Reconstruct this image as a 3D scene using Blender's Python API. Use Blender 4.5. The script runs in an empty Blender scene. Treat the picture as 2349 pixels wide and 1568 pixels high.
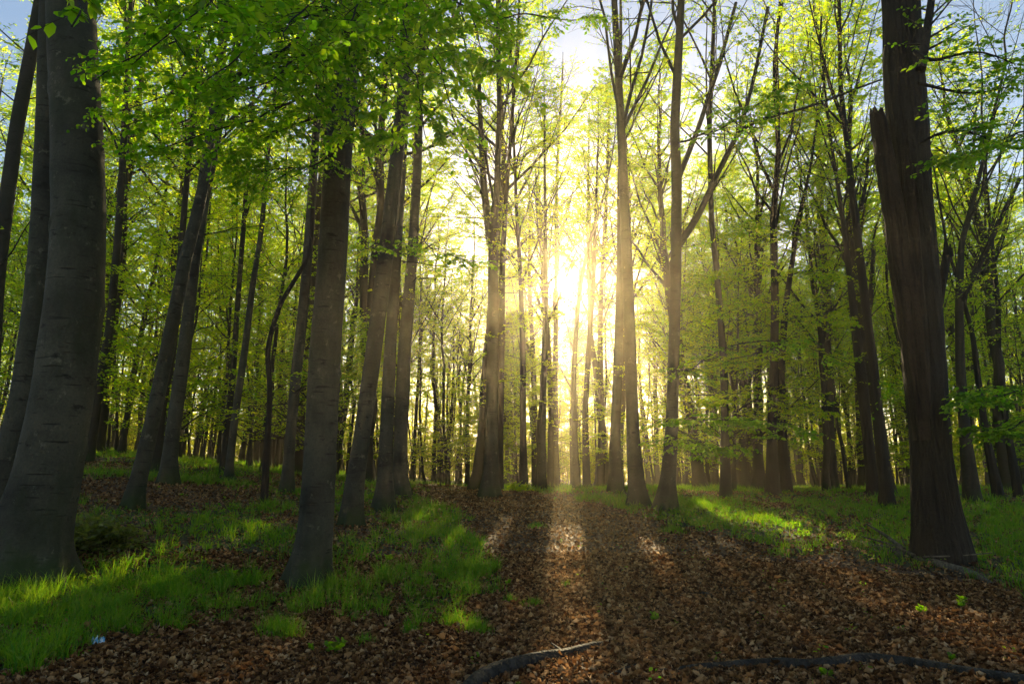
import bpy, math
import numpy as np
from mathutils import Vector, Matrix

# ------------------------------------------------------------------ camera, sky, sun, exposure
S = bpy.context.scene
F, CU, CV = 1566.0, 1174.5, 784.0            # focal length and centre in units of a 2349 wide picture
PITCH = math.radians(11.0)
CAMZ = 1.5
cam_d = bpy.data.cameras.new('camera'); cam = bpy.data.objects.new('camera', cam_d)
S.collection.objects.link(cam)
cam_d.sensor_width = 36.0; cam_d.lens = 24.0; cam_d.clip_start = 0.05; cam_d.clip_end = 3000
cam.location = (0, 0, CAMZ); cam.rotation_euler = (math.radians(90) + PITCH, 0, 0)
S.camera = cam

SUN_U, SUN_V = 1289.0, 653.0
_r, _u = (SUN_U - CU) / F, (CV - SUN_V) / F
sd = np.array([_r, math.cos(PITCH) - _u * math.sin(PITCH), math.sin(PITCH) + _u * math.cos(PITCH)])
sd /= np.linalg.norm(sd)
SUN_EL = math.asin(sd[2]); SUN_AZ = math.atan2(sd[0], sd[1])

SUN_STRENGTH, SKY_STRENGTH, EXPOSURE = 5.0, 0.05, 2.0
HAZE_DENSITY, HAZE_G = 0.0014, 0.82

W = bpy.data.worlds.new('World'); S.world = W; W.use_nodes = True
nt = W.node_tree; bg = nt.nodes['Background']
sky = nt.nodes.new('ShaderNodeTexSky'); sky.sky_type = 'NISHITA'; sky.sun_disc = False
sky.sun_elevation = SUN_EL; sky.sun_rotation = SUN_AZ; sky.air_density = 1.0; sky.dust_density = 0.3
bg.inputs['Strength'].default_value = SKY_STRENGTH
nt.links.new(sky.outputs[0], bg.inputs['Color'])
# the visible disc of the sun with its close aureole, part of the sky and fixed to its direction
tc = nt.nodes.new('ShaderNodeTexCoord')
dot = nt.nodes.new('ShaderNodeVectorMath'); dot.operation = 'DOT_PRODUCT'
dot.inputs[1].default_value = tuple(sd)
nt.links.new(tc.outputs['Generated'], dot.inputs[0])
ac = nt.nodes.new('ShaderNodeMath'); ac.operation = 'ARCCOSINE'; nt.links.new(dot.outputs['Value'], ac.inputs[0])
mr = nt.nodes.new('ShaderNodeMapRange'); mr.inputs['From Min'].default_value = math.radians(0.45)
mr.inputs['From Max'].default_value = math.radians(0.75); mr.inputs['To Min'].default_value = 1; mr.inputs['To Max'].default_value = 0
nt.links.new(ac.outputs[0], mr.inputs['Value'])
bg2 = nt.nodes.new('ShaderNodeBackground'); bg2.inputs['Color'].default_value = (1, 0.90, 0.66, 1)
ms = nt.nodes.new('ShaderNodeMath'); ms.operation = 'MULTIPLY'; ms.inputs[1].default_value = 90.0
au = nt.nodes.new('ShaderNodeMath'); au.operation = 'MULTIPLY'; au.inputs[1].default_value = -1 / math.radians(1.6); nt.links.new(ac.outputs[0], au.inputs[0])
ex = nt.nodes.new('ShaderNodeMath'); ex.operation = 'EXPONENT'; nt.links.new(au.outputs[0], ex.inputs[0])
sm = nt.nodes.new('ShaderNodeMath'); sm.operation = 'MULTIPLY_ADD'; sm.inputs[1].default_value = .012; nt.links.new(ex.outputs[0], sm.inputs[0]); nt.links.new(mr.outputs[0], sm.inputs[2])
nt.links.new(sm.outputs[0], ms.inputs[0]); nt.links.new(ms.outputs[0], bg2.inputs['Strength'])
add = nt.nodes.new('ShaderNodeAddShader'); nt.links.new(bg.outputs[0], add.inputs[0]); nt.links.new(bg2.outputs[0], add.inputs[1])
nt.links.new(add.outputs[0], nt.nodes['World Output'].inputs['Surface'])

sun_d = bpy.data.lights.new('sun', 'SUN'); sun = bpy.data.objects.new('sun', sun_d); S.collection.objects.link(sun)
sun_d.energy = SUN_STRENGTH; sun_d.angle = math.radians(0.5); sun_d.color = (1.0, 0.80, 0.46)
sun.location = (0, 60, 40); sun.rotation_euler = Vector(tuple(sd)).to_track_quat('Z', 'Y').to_euler()

S.view_settings.view_transform = 'Standard'; S.view_settings.look = 'None'
S.view_settings.exposure = EXPOSURE; S.view_settings.gamma = 1.0
S.render.engine = 'CYCLES'
cy = S.cycles
cy.max_bounces = 6; cy.diffuse_bounces = 3; cy.glossy_bounces = 2; cy.transmission_bounces = 4; cy.volume_bounces = 0
cy.transparent_max_bounces = 4; cy.caustics_reflective = False; cy.caustics_refractive = False
cy.use_adaptive_sampling = True; cy.adaptive_threshold = 0.015
cy.use_denoising = True; cy.sample_clamp_indirect = 4.0

# ------------------------------------------------------------------ basic tools
R = np.random.default_rng(7)
UP = np.array([0, 0, 1.0])

def nrm(a):
    return a / np.maximum(np.linalg.norm(a, axis=-1, keepdims=True), 1e-9)

def sn(x, y, z=0.0, k=0):
    """cheap smooth noise, about -1..1"""
    r = np.random.default_rng(1000 + k); o = 0
    for i in range(5):
        a = r.normal(size=3); a /= np.linalg.norm(a); s = 0.7 + 0.9 * i
        o = o + np.sin((a[0] * x + a[1] * y + a[2] * z) * s + r.uniform(0, 6.28)) / (1 + .5 * i)
    return o / 2.2

def ground(x, y):
    x = np.asarray(x, float); y = np.asarray(y, float)
    base = np.interp(y, [-20, 0, 8.5, 11, 16.5, 22, 30, 45, 80, 400], [0, 0, .02, .30, .68, .92, .86, .70, .45, -.5])
    left = 0.10 * np.clip(-x - 2, 0, 22) * np.clip(y / 12, 0, 1) * np.clip((140 - y) / 90, 0, 1)
    return base + left + 0.05 * sn(x * .9, y * .9, 0, 3) + .02 * sn(x * 3, y * 3, 0, 4)

CP, SP = math.cos(PITCH), math.sin(PITCH)
def ray(u, v):
    r, q = (u - CU) / F, (CV - v) / F
    return np.array([r, CP - q * SP, SP + q * CP])          # one unit deep along the view axis
def at_depth(u, v, y):                                       # point of that sight line at forward distance y
    d = ray(u, v); return np.array([0, 0, CAMZ]) + d * (y / d[1])
def gp(u, v):                                                # where that sight line meets the ground
    d = ray(u, v); t = 1.0
    for i in range(4000):
        p = np.array([0, 0, CAMZ]) + d * t
        if p[2] <= ground(p[0], p[1]): return p
        t *= 1.002
    return p

class MB:
    def __init__(s): s.v = []; s.f = []; s.n = 0
    def add(s, V, Fc, mi=0):
        V = np.asarray(V, float).reshape(-1, 3); Fc = np.asarray(Fc, int)
        s.v.append(V); s.f.append((Fc + s.n, mi)); s.n += len(V)
    def build(s, name, mats, parent=None, origin=None, smooth=True, cull=None):
        V = np.concatenate(s.v)
        if cull is not None: s.f = [(f[cull(V[f].mean(1))], m) for f, m in s.f]; s.f = [(f, m) for f, m in s.f if len(f)]
        if origin is not None: V = V - np.asarray(origin)
        me = bpy.data.meshes.new(name)
        lt = np.concatenate([np.full(len(f), f.shape[1]) for f, _ in s.f])
        lv = np.concatenate([f.ravel() for f, _ in s.f])
        mi = np.concatenate([np.full(len(f), m) for f, m in s.f])
        me.vertices.add(len(V)); me.vertices.foreach_set('co', V.astype(np.float32).ravel())
        me.loops.add(len(lv)); me.loops.foreach_set('vertex_index', lv.astype(np.int32))
        me.polygons.add(len(lt)); me.polygons.foreach_set('loop_start', (np.cumsum(lt) - lt).astype(np.int32))
        me.polygons.foreach_set('material_index', mi.astype(np.int32))
        for m in mats: me.materials.append(m)
        me.update(calc_edges=True)
        if smooth: me.polygons.foreach_set('use_smooth', np.ones(len(lt), bool))
        o = bpy.data.objects.new(name, me); S.collection.objects.link(o)
        if parent is not None: o.parent = parent
        return o

def tag(o, label, cat, group=None, kind=None):
    if label: o['label'] = label
    if cat: o['category'] = cat
    if group: o['group'] = group
    if kind: o['kind'] = kind
    return o
def empty(name, loc, label=None, cat=None, group=None):
    o = bpy.data.objects.new(name, None); S.collection.objects.link(o); o.location = tuple(float(a) for a in loc)
    o.empty_display_size = .3
    return tag(o, label, cat, group)

def tubes(P, Rr, s, closed_tip=True):
    """P (m,n,3) paths, Rr (m,n) radii -> verts, quads"""
    m, n, _ = P.shape
    T = nrm(np.gradient(P, axis=1))
    mean = nrm(P[:, -1] - P[:, 0])
    ref = np.where(np.abs(mean[:, 2:3]) > .7, np.array([[1.0, 0, 0]]), np.array([[0, 0, 1.0]]))[:, None, :]
    A = nrm(np.cross(T, ref)); B = np.cross(T, A)
    an = np.arange(s) * 2 * math.pi / s
    V = P[:, :, None, :] + Rr[:, :, None, None] * (np.cos(an)[None, None, :, None] * A[:, :, None, :] + np.sin(an)[None, None, :, None] * B[:, :, None, :])
    idx = np.arange(m * n * s).reshape(m, n, s)
    a = idx[:, :-1, :]; b = idx[:, 1:, :]
    Q = np.stack([a, np.roll(a, -1, 2), np.roll(b, -1, 2), b], -1).reshape(-1, 4)
    return V.reshape(-1, 3), Q

def trunk_mesh(mb, P, Rr, s, rough=.03, lobes=0.25, mi=0, seed=0, furrow=0.0, knots=0, scars=()):
    """one detailed bole: P (n,3), Rr (n,)"""
    P = np.asarray(P); Rr = np.asarray(Rr); n = len(P)
    T = nrm(np.gradient(P, axis=0)); A = nrm(np.cross(T, np.array([[1.0, 0.02, 0]]))); B = np.cross(T, A)
    an = np.arange(s) * 2 * math.pi / s
    h = (P[:, 2] - P[0, 2])[:, None]
    c, q = np.cos(an)[None], np.sin(an)[None]
    k = 1 + rough * sn(c * 2 + seed, q * 2, h * 1.3, 11) + rough * .5 * sn(c * 5, q * 5 + seed, h * 4, 12)
    k = k + rough * .25 * sn(c * 2.0, q * 2.0, h * 30 + seed, 13)
    nl = 5 + seed % 3
    k = k + lobes * np.exp(-np.clip(h - .25, 0, 9) / .28) * (.35 + .65 * np.sin(nl * an + seed)[None])
    if furrow: k = k + furrow * np.abs(np.sin(an * 9 + 1.4 * sn(c * 2, q * 2, h * 1.2, 5) * 2))[...] + furrow * .6 * sn(c * 12, q * 12, h * 1.0, 6)
    r = np.random.default_rng(seed + 50)
    for i in range(knots):
        kh, ka = r.uniform(.4, 7), r.uniform(0, 6.28); w = r.uniform(.04, .09)
        da = (an[None] - ka + math.pi) % (2 * math.pi) - math.pi
        d2 = ((h - kh) / w) ** 2 + (da * Rr.mean() / w) ** 2
        k = k + .11 * np.exp(-d2 / 2) - .17 * np.exp(-d2 * 2.5)
    for (kh, ka, w) in scars:                                # arched collars where boughs were shed
        da = (an[None] - ka + math.pi) % (2 * math.pi) - math.pi
        X_ = da * np.interp(kh, h[:, 0], Rr) / w; Z_ = (h - kh) / (w * .9); rho = np.sqrt(X_ ** 2 + Z_ ** 2)
        up_ = 1 / (1 + np.exp(-(Z_ + .1) * 8)); k = k + .055 * np.exp(-((rho - 1) / .13) ** 2) * up_ - .03 * np.exp(-((rho - .8) / .1) ** 2) * up_
        k = k - .06 * np.exp(-(rho / .22) ** 2) + .03 * np.exp(-((rho - .35) / .12) ** 2)
    V = P[:, None] + (Rr[:, None] * k)[..., None] * (c[..., None] * A[:, None] + q[..., None] * B[:, None])
    idx = np.arange(n * s).reshape(n, s); a = idx[:-1]; b = idx[1:]
    mb.add(V.reshape(-1, 3), np.stack([a, np.roll(a, -1, 1), np.roll(b, -1, 1), b], -1).reshape(-1, 4), mi)

def resample(pts, step):
    pts = np.asarray(pts, float); d = np.r_[0, np.cumsum(np.linalg.norm(np.diff(pts[:, :3], axis=0), axis=1))]
    t = np.arange(0, d[-1], step)
    # Catmull-like: interpolate then smooth a little
    o = np.stack([np.interp(t, d, pts[:, i]) for i in range(pts.shape[1])], 1)
    for _ in range(max(2, int(.35 / step) ** 2)):
        o[1:-1] = .25 * o[:-2] + .5 * o[1:-1] + .25 * o[2:]
        if _ > 14: break
    return o

# leaf templates: x along, y across, fold up
def leaves(mb, P, D, N, size, kind='diamond', mi=0, curl=None, wid=.33):
    """P base, D direction, N rough normal (k,3), size (k,)"""
    k = len(P)
    if k == 0: return
    D = nrm(D); Sd = nrm(np.cross(N, D)); N = np.cross(D, Sd)
    if kind == 'diamond':
        t = np.array([[0, 0, 0], [.45, -wid, .06], [1, 0, -.05], [.45, wid, .06]])
        f = np.array([[0, 1, 2, 3]])
    else:
        w = wid
        t = np.array([[0, 0, 0], [.25, -w * .8, .05], [.25, 0, 0], [.25, w * .8, .05],
                      [.65, -w * .85, .05], [.65, 0, -.02], [.65, w * .85, .05], [1, 0, -.08]])
        f = np.array([[0, 1, 2], [0, 2, 3], [1, 4, 5], [1, 5, 2], [2, 5, 6], [2, 6, 3], [4, 7, 5], [5, 7, 6]])
    X = np.broadcast_to(t, (k,) + t.shape).copy()
    if curl is not None:                                     # (k,3): across, along, twist
        X[:, :, 2] += curl[:, 0:1] * (t[:, 1] ** 2) * 4 + curl[:, 1:2] * ((t[:, 0] - .5) ** 2) * 2 + curl[:, 2:3] * (t[:, 0] - .5) * t[:, 1] * 3
    V = P[:, None] + size[:, None, None] * (X[..., 0:1] * D[:, None] + X[..., 1:2] * Sd[:, None] + X[..., 2:3] * N[:, None])
    Fc = (f[None] + (np.arange(k) * len(t))[:, None, None]).reshape(-1, f.shape[1])
    mb.add(V.reshape(-1, 3), Fc, mi)

# ------------------------------------------------------------------ materials
def mat(name):
    m = bpy.data.materials.new(name); m.use_nodes = True; t = m.node_tree
    return m, t, t.nodes['Principled BSDF']
def nn(t, kind, **kw):
    n = t.nodes.new(kind)
    for a, b in kw.items():
        if hasattr(n, a): setattr(n, a, b)
        else: n.inputs[a].default_value = b
    return n
def ramp(t, src, stops):
    r = t.nodes.new('ShaderNodeValToRGB'); e = r.color_ramp.elements
    while len(e) < len(stops): e.new(.5)
    for i, (p, c) in enumerate(stops): e[i].position = p; e[i].color = (*c, 1)
    t.links.new(src, r.inputs[0]); return r.outputs[0]
def mixc(t, fac, a, b, blend='MIX'):
    m = t.nodes.new('ShaderNodeMix'); m.data_type = 'RGBA'; m.blend_type = blend
    for s, i in ((fac, 0), (a, 6), (b, 7)):
        if hasattr(s, 'is_linked'): t.links.new(s, m.inputs[i])
        else: m.inputs[i].default_value = s if i == 0 else (*s, 1)
    return m.outputs[2]
def noise(t, vec, scale, detail=4, rough=.55, mapscale=None):
    if mapscale is not None:
        mp = t.nodes.new('ShaderNodeMapping'); mp.inputs['Scale'].default_value = mapscale; t.links.new(vec, mp.inputs[0]); vec = mp.outputs[0]
    n = nn(t, 'ShaderNodeTexNoise', Scale=scale, Detail=detail, Roughness=rough); t.links.new(vec, n.inputs['Vector'])
    return n.outputs[0]
def bump(t, b, h, strength, dist):
    n = nn(t, 'ShaderNodeBump', Strength=strength, Distance=dist); t.links.new(h, n.inputs['Height']); t.links.new(n.outputs[0], b.inputs['Normal'])

def bark_mat(name, lo, hi, stain, rough_bump=.6, vertical=False):
    m, t, b = mat(name); co = nn(t, 'ShaderNodeTexCoord').outputs['Object']
    big = noise(t, co, 1.3, 5, .6); fine = noise(t, co, 38, 5, .7)
    if vertical:
        ln = noise(t, co, 1.0, 5, .6, (16, 16, 1.3)); ln2 = noise(t, co, 1.0, 4, .6, (40, 40, 5))
    else:
        ln = noise(t, co, 1.0, 3, .5, (2.6, 2.6, 34)); ln2 = noise(t, co, 1.0, 5, .65, (5, 5, 9))
    c = ramp(t, big, [(.3, lo), (.7, hi)])
    c = mixc(t, ramp(t, fine, [(.35, (.62, .62, .62)), (.65, (1, 1, 1))]), (0, 0, 0), c)
    lines = ramp(t, ln, [(.30 if not vertical else .32, (1, 1, 1)), (.37 if not vertical else .55, (0, 0, 0))])
    c = mixc(t, lines, c, stain)
    pat = ramp(t, ln2, [(.60, (0, 0, 0)), (.68, (1, 1, 1))])
    c = mixc(t, pat, c, tuple(.45 * x for x in lo))
    if not vertical:
        alg = ramp(t, noise(t, co, 1.0, 6, .7, (2.2, 2.2, .8)), [(.48, (0, 0, 0)), (.66, (.75, .75, .75))])
        c = mixc(t, alg, c, (lo[0] * .95, lo[1] * 1.35, lo[2] * .7))
        sc = ramp(t, noise(t, co, 4.5, 6, .75), [(.60, (0, 0, 0)), (.66, (.8, .8, .8))])
        c = mixc(t, sc, c, tuple(1.35 * x for x in hi))
    # moss and damp algae creeping up from the foot
    sp = nn(t, 'ShaderNodeSeparateXYZ'); t.links.new(co, sp.inputs[0])
    ma = nn(t, 'ShaderNodeMath', operation='MULTIPLY_ADD'); t.links.new(sp.outputs[2], ma.inputs[0]); ma.inputs[1].default_value = -.55; ma.inputs[2].default_value = -1.0 if vertical else .16
    ad0 = nn(t, 'ShaderNodeMath', operation='ADD'); t.links.new(ma.outputs[0], ad0.inputs[0]); t.links.new(noise(t, co, 3.2, 6, .7), ad0.inputs[1])
    c = mixc(t, ramp(t, ad0.outputs[0], [(.42, (0, 0, 0)), (.60, (.85, .85, .85))]), c, (.022, .036, .008))
    t.links.new(c, b.inputs['Base Color']); b.inputs['Roughness'].default_value = .85
    b.inputs['Specular IOR Level'].default_value = .25
    ad = nn(t, 'ShaderNodeMath', operation='MULTIPLY_ADD'); t.links.new(lines, ad.inputs[0]); ad.inputs[1].default_value = -1.0 if not vertical else -2.0
    t.links.new(fine, ad.inputs[2]); bump(t, b, ad.outputs[0], rough_bump, .012 if not vertical else .03)
    return m

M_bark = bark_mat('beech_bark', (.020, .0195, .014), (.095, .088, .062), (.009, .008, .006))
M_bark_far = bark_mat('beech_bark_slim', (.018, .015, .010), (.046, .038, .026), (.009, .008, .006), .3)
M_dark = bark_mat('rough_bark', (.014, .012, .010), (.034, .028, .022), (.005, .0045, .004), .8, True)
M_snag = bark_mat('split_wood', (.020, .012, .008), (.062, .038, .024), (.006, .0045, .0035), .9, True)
M_deadwood = bark_mat('dead_branch_bark', (.035, .030, .026), (.085, .072, .06), (.016, .014, .012), .8, True)
M_paledead = bark_mat('bleached_wood', (.10, .085, .065), (.20, .17, .13), (.03, .026, .02), .6, True)

def leaf_mat(name, dif, trans, fac=.5, gloss=.06):
    m, t, b = mat(name); t.nodes.remove(b)
    g = nn(t, 'ShaderNodeNewGeometry')
    rnd = g.outputs['Random Per Island']
    d = nn(t, 'ShaderNodeBsdfDiffuse'); tr = nn(t, 'ShaderNodeBsdfTranslucent')
    t.links.new(ramp(t, rnd, [(0, tuple(.7 * x for x in dif[0])), (1, dif[1])]), d.inputs[0])
    t.links.new(ramp(t, rnd, [(0, trans[0]), (1, trans[1])]), tr.inputs[0])
    mx = nn(t, 'ShaderNodeMixShader', Fac=fac); t.links.new(d.outputs[0], mx.inputs[1]); t.links.new(tr.outputs[0], mx.inputs[2])
    gl = nn(t, 'ShaderNodeBsdfGlossy', Roughness=.42); gl.inputs[0].default_value = (.8, .85, .8, 1)
    m2 = nn(t, 'ShaderNodeMixShader', Fac=gloss); t.links.new(mx.outputs[0], m2.inputs[1]); t.links.new(gl.outputs[0], m2.inputs[2])
    t.links.new(m2.outputs[0], t.nodes['Material Output'].inputs[0])
    return m
M_leaf = leaf_mat('beech_leaf', ((.030, .092, .005), (.060, .13, .007)), ((.33, .70, .002), (.92, .92, .004)), .74, .008)
M_leafedge = leaf_mat('beech_leaf_sunlit_tint', ((.07, .11, .012), (.11, .14, .016)), ((.62, .74, .008), (.90, .86, .012)), .68, .02)  # leaf copy made yellower: sunlit look of the wood edge put into its colour
M_leafnear = leaf_mat('beech_leaf_large', ((.03, .085, .014), (.055, .12, .016)), ((.20, .54, .003), (.52, .74, .006)), .66, .02)
M_grass = leaf_mat('grass_blade', ((.028, .10, .006), (.060, .15, .010)), ((.12, .50, .005), (.52, .66, .012)), .57, .02)
M_bramble = leaf_mat('bramble_leaf', ((.05, .08, .014), (.09, .11, .02)), ((.28, .36, .02), (.45, .46, .03)), .5, .05)

def litter_mat():
    m, t, b = mat('leaf_litter')
    g = nn(t, 'ShaderNodeNewGeometry'); co = nn(t, 'ShaderNodeTexCoord').outputs['Object']
    c = ramp(t, g.outputs['Random Per Island'], [(0, (.038, .017, .008)), (.3, (.14, .058, .021)), (.55, (.28, .13, .048)), (.8, (.42, .215, .085)), (1, (.58, .37, .19))])
    c = mixc(t, ramp(t, noise(t, co, 60, 3), [(.3, (.7, .7, .7)), (.7, (1, 1, 1))]), (0, 0, 0), c)
    t.links.new(c, b.inputs['Base Color']); b.inputs['Roughness'].default_value = .8; b.inputs['Specular IOR Level'].default_value = .12
    tr = nn(t, 'ShaderNodeBsdfTranslucent'); t.links.new(c, tr.inputs[0])
    mx = nn(t, 'ShaderNodeMixShader', Fac=.25); t.links.new(b.outputs[0], mx.inputs[1]); t.links.new(tr.outputs[0], mx.inputs[2])
    t.links.new(mx.outputs[0], t.nodes['Material Output'].inputs[0]); return m
M_litter = litter_mat()

def ground_mat():
    m, t, b = mat('forest_floor'); co = nn(t, 'ShaderNodeTexCoord').outputs['Object']
    at = nn(t, 'ShaderNodeAttribute', attribute_name='grassy')
    v = nn(t, 'ShaderNodeTexVoronoi', Scale=22.0); t.links.new(co, v.inputs['Vector'])
    br = ramp(t, v.outputs['Color'], [(0, (.022, .012, .007)), (.5, (.085, .042, .022)), (.8, (.18, .095, .05)), (1, (.28, .17, .10))])
    gr = ramp(t, noise(t, co, 9, 6, .7), [(.3, (.014, .022, .007)), (.7, (.035, .060, .013))])
    c = mixc(t, at.outputs['Fac'], br, gr)
    t.links.new(c, b.inputs['Base Color']); b.inputs['Roughness'].default_value = .9
    bump(t, b, noise(t, co, 25, 6, .7), .8, .04); return m
M_ground = ground_mat()

# ------------------------------------------------------------------ ground
path_px = [(940, 1108), (985, 1150), (1050, 1190), (1120, 1260), (1125, 1330), (1060, 1400), (1000, 1440), (820, 1430), (700, 1430), (560, 1432),
           (420, 1425), (250, 1440), (150, 1500), (0, 1560), (-500, 1660), (2900, 1660), (2500, 1450), (2320, 1375), (2180, 1320), (2080, 1300),
           (1950, 1278), (1800, 1268), (1640, 1218), (1500, 1195), (1400, 1168), (1270, 1140), (1100, 1118)]
PATH = np.array([gp(*p)[:2] for p in path_px])
def in_poly(x, y, poly):
    c = np.zeros(x.shape, bool); j = len(poly) - 1
    for i in range(len(poly)):
        xi, yi = poly[i]; xj, yj = poly[j]
        hit = ((yi > y) != (yj > y)) & (x < (xj - xi) * (y - yi) / (yj - yi + 1e-12) + xi)
        c ^= hit; j = i
    return c
bare = [(gp(400, 1130)[:2], 2.6, 2.0), (gp(230, 1125)[:2], 2.5, 2.2), (gp(215, 1240)[:2], 1.3, 1.1), (gp(700, 1200)[:2], 1.2, .8), (gp(540, 1290)[:2], .7, .35), (gp(1850, 1245)[:2], .8, .4)]
def grassy(x, y):
    """how grassy the ground is, 0..1"""
    jx = x + .28 * sn(x * 3, y * 3, 0, 21) + .1 * sn(x * 11, y * 11, 0, 22); jy = y + .35 * sn(x * 3, y * 3, 0, 23) + .12 * sn(x * 11, y * 11, 0, 24)
    g = np.where(in_poly(jx, jy, PATH), 0.0, 1.0)
    g = np.where(y < 3.2, 0, g)
    for (c, a, b_) in bare: g = g * (1 - .9 * np.exp(-(((x - c[0]) / a) ** 2 + ((y - c[1]) / b_) ** 2) ** 2))
    n = .5 + .5 * sn(x * 2.1, y * 2.1, 0, 25) * .8 + .25 * sn(x * 6, y * 6, 0, 26)
    return g * np.clip(.12 + 1.5 * (n - .12), 0.05, 1)

def sheet(name, xs, ys, m, **kw):
    X, Y = np.meshgrid(xs, ys); Z = ground(X, Y)
    mb = MB(); ny, nx = X.shape; idx = np.arange(nx * ny).reshape(ny, nx)
    mb.add(np.stack([X, Y, Z], -1), np.stack([idx[:-1, :-1], idx[:-1, 1:], idx[1:, 1:], idx[1:, :-1]], -1).reshape(-1, 4))
    o = mb.build(name, [m]); a = o.data.attributes.new('grassy', 'FLOAT', 'POINT')
    a.data.foreach_set('value', grassy(X, Y).astype(np.float32).ravel()); return o
xs = np.unique(np.r_[np.linspace(-220, -40, 19), np.linspace(-40, -14, 53), np.linspace(-14, 14, 225), np.linspace(14, 40, 53), np.linspace(40, 220, 19)])
ys = np.unique(np.r_[np.linspace(-60, 2, 16), np.linspace(2, 24, 177), np.linspace(24, 60, 73), np.linspace(60, 380, 50)])
tag(sheet('ground', xs, ys, M_ground), 'forest floor of brown leaf litter and green grass', None, kind='structure')

# ------------------------------------------------------------------ litter and grass
def fan(n, d0, d1, half=.72):
    d = np.sqrt(R.uniform(d0 ** 2, d1 ** 2, n)); a = R.uniform(-half, half, n)
    return d * np.sin(a), d * np.cos(a)
def make_litter():
    mb = MB()
    for (n, d0, d1, sz, kind) in ((130000, 4.3, 11, .047, 'full'), (110000, 11, 24, .056, 'diamond'), (30000, 24, 45, .085, 'diamond')):
        x, y = fan(n, d0, d1, .74); g = grassy(x, y)
        keep = R.uniform(size=n) > g * .72; x, y = x[keep], y[keep]; k = len(x)
        z = ground(x, y) + R.uniform(.002, .03, k)
        a = R.uniform(0, 6.28, k); D = np.stack([np.cos(a), np.sin(a), R.normal(0, .32, k)], 1)
        N = nrm(np.stack([R.normal(0, .42, k), R.normal(0, .42, k), np.ones(k)], 1))
        curl = np.stack([R.normal(.25, .5, k), R.normal(.2, .5, k), R.normal(0, .7, k)], 1)
        leaves(mb, np.stack([x, y, z], 1), D, N, sz * np.clip(np.exp(R.normal(0, .3, k)), .4, 1.7), kind, 0, curl, .36)
    n = 500; x, y = fan(n, 4.5, 14, .72); a = R.uniform(0, 6.28, n); L = R.uniform(.06, .35, n)
    S0 = np.stack([x, y, ground(x, y) + .025], 1); D = np.stack([np.cos(a), np.sin(a), R.normal(0, .05, n)], 1)
    P, Q = grow(R, S0, D, L, R.uniform(.0015, .005, n), 6, 0, .15); V, Fc = tubes(P, np.maximum(Q, .001), 5); mb.add(V, Fc, 1)
    o = mb.build('leaf_litter', [M_litter, M_deadwood]); tag(o, 'dry brown fallen beech leaves covering the path and forest floor', 'leaf litter', kind='stuff')

def blades(mb, x, y, h, w, lean=.35, out=None):
    k = len(x); z = ground(x, y) - .01; a = R.uniform(0, 6.28, k)
    dx, dy = np.cos(a), np.sin(a); b = R.uniform(0, 6.28, k) if out is None else out + R.normal(0, .7, k); ln = R.uniform(.1, 1, k) * lean * 1.6
    P0 = np.stack([x, y, z], 1); L = np.stack([np.cos(b), np.sin(b), 0 * b], 1); Sd = np.stack([dx, dy, 0 * dx], 1)
    V = []
    for t, ww in ((0, 1.0), (.4, .85), (.75, .55)):
        c = P0 + L * (ln * t * t * h)[:, None] + UP * (h * t * (1 - .25 * t * ln))[:, None]
        V += [c - Sd * (w * ww / 2)[:, None], c + Sd * (w * ww / 2)[:, None]]
    V.append(P0 + L * (ln * h)[:, None] + UP * (h * (1 - .35 * ln))[:, None])
    V = np.stack(V, 1)
    f = np.array([[0, 1, 3], [0, 3, 2], [2, 3, 5], [2, 5, 4], [4, 5, 6]])
    mb.add(V.reshape(-1, 3), (f[None] + (np.arange(k) * 7)[:, None, None]).reshape(-1, 3))

def make_grass():
    mb = MB()
    for (nt, per, d0, d1, h, w, sp) in ((5200, 24, 4.6, 10, .20, .0058, .035), (9500, 15, 10, 20, .20, .009, .05), (9000, 11, 20, 46, .22, .018, .10)):
        tx, ty = fan(nt, d0, d1, .76); g = grassy(tx, ty)
        keep = R.uniform(size=nt) < g * 1.25 - .10; tx, ty = tx[keep], ty[keep]; m = len(tx)
        th = np.clip(.85 + .45 * sn(tx * 1.3, ty * 1.3, 0, 31) + R.normal(0, .28, m), .3, 1.9)
        cnt = np.clip(R.poisson(per * (.4 + .6 * th)), 3, None); i = np.repeat(np.arange(m), cnt); k = len(i)
        a = R.uniform(0, 6.28, k); r = np.abs(R.normal(0, sp, k)) * np.sqrt(th[i])
        blades(mb, tx[i] + r * np.cos(a), ty[i] + r * np.sin(a), h * th[i] * R.uniform(.45, 1.2, k), w * R.uniform(.6, 1.3, k), .55, a)
    o = mb.build('grass', [M_grass], smooth=False)
    tag(o, 'fresh green grass growing on both sides of the leafy path', 'grass', kind='stuff')
    # low broad leaved herbs among the grass
    mb = MB()
    for (n, d0, d1, sz) in ((5000, 4.6, 12, .030), (9000, 12, 32, .055)):
        x, y = fan(n, d0, d1, .76); g = grassy(x, y); keep = R.uniform(size=n) < g * .9 + .015; x, y = x[keep], y[keep]
        x, y = np.repeat(x, 6), np.repeat(y, 6); k = len(x); a = R.uniform(0, 6.28, k)
        P = np.stack([x + .025 * np.cos(a), y + .025 * np.sin(a), ground(x, y) + R.uniform(.02, .12, k)], 1)
        leaves(mb, P, np.stack([np.cos(a), np.sin(a), R.normal(.15, .3, k)], 1), UP + R.normal(0, .35, (k, 3)), sz * R.uniform(.5, 1.5, k), 'full' if d0 < 10 else 'diamond', 0, None, .36)
    o = mb.build('undergrowth', [M_grass]); tag(o, 'low broad leaved herbs scattered through the grass', 'undergrowth', kind='stuff')
make_grass()

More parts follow.
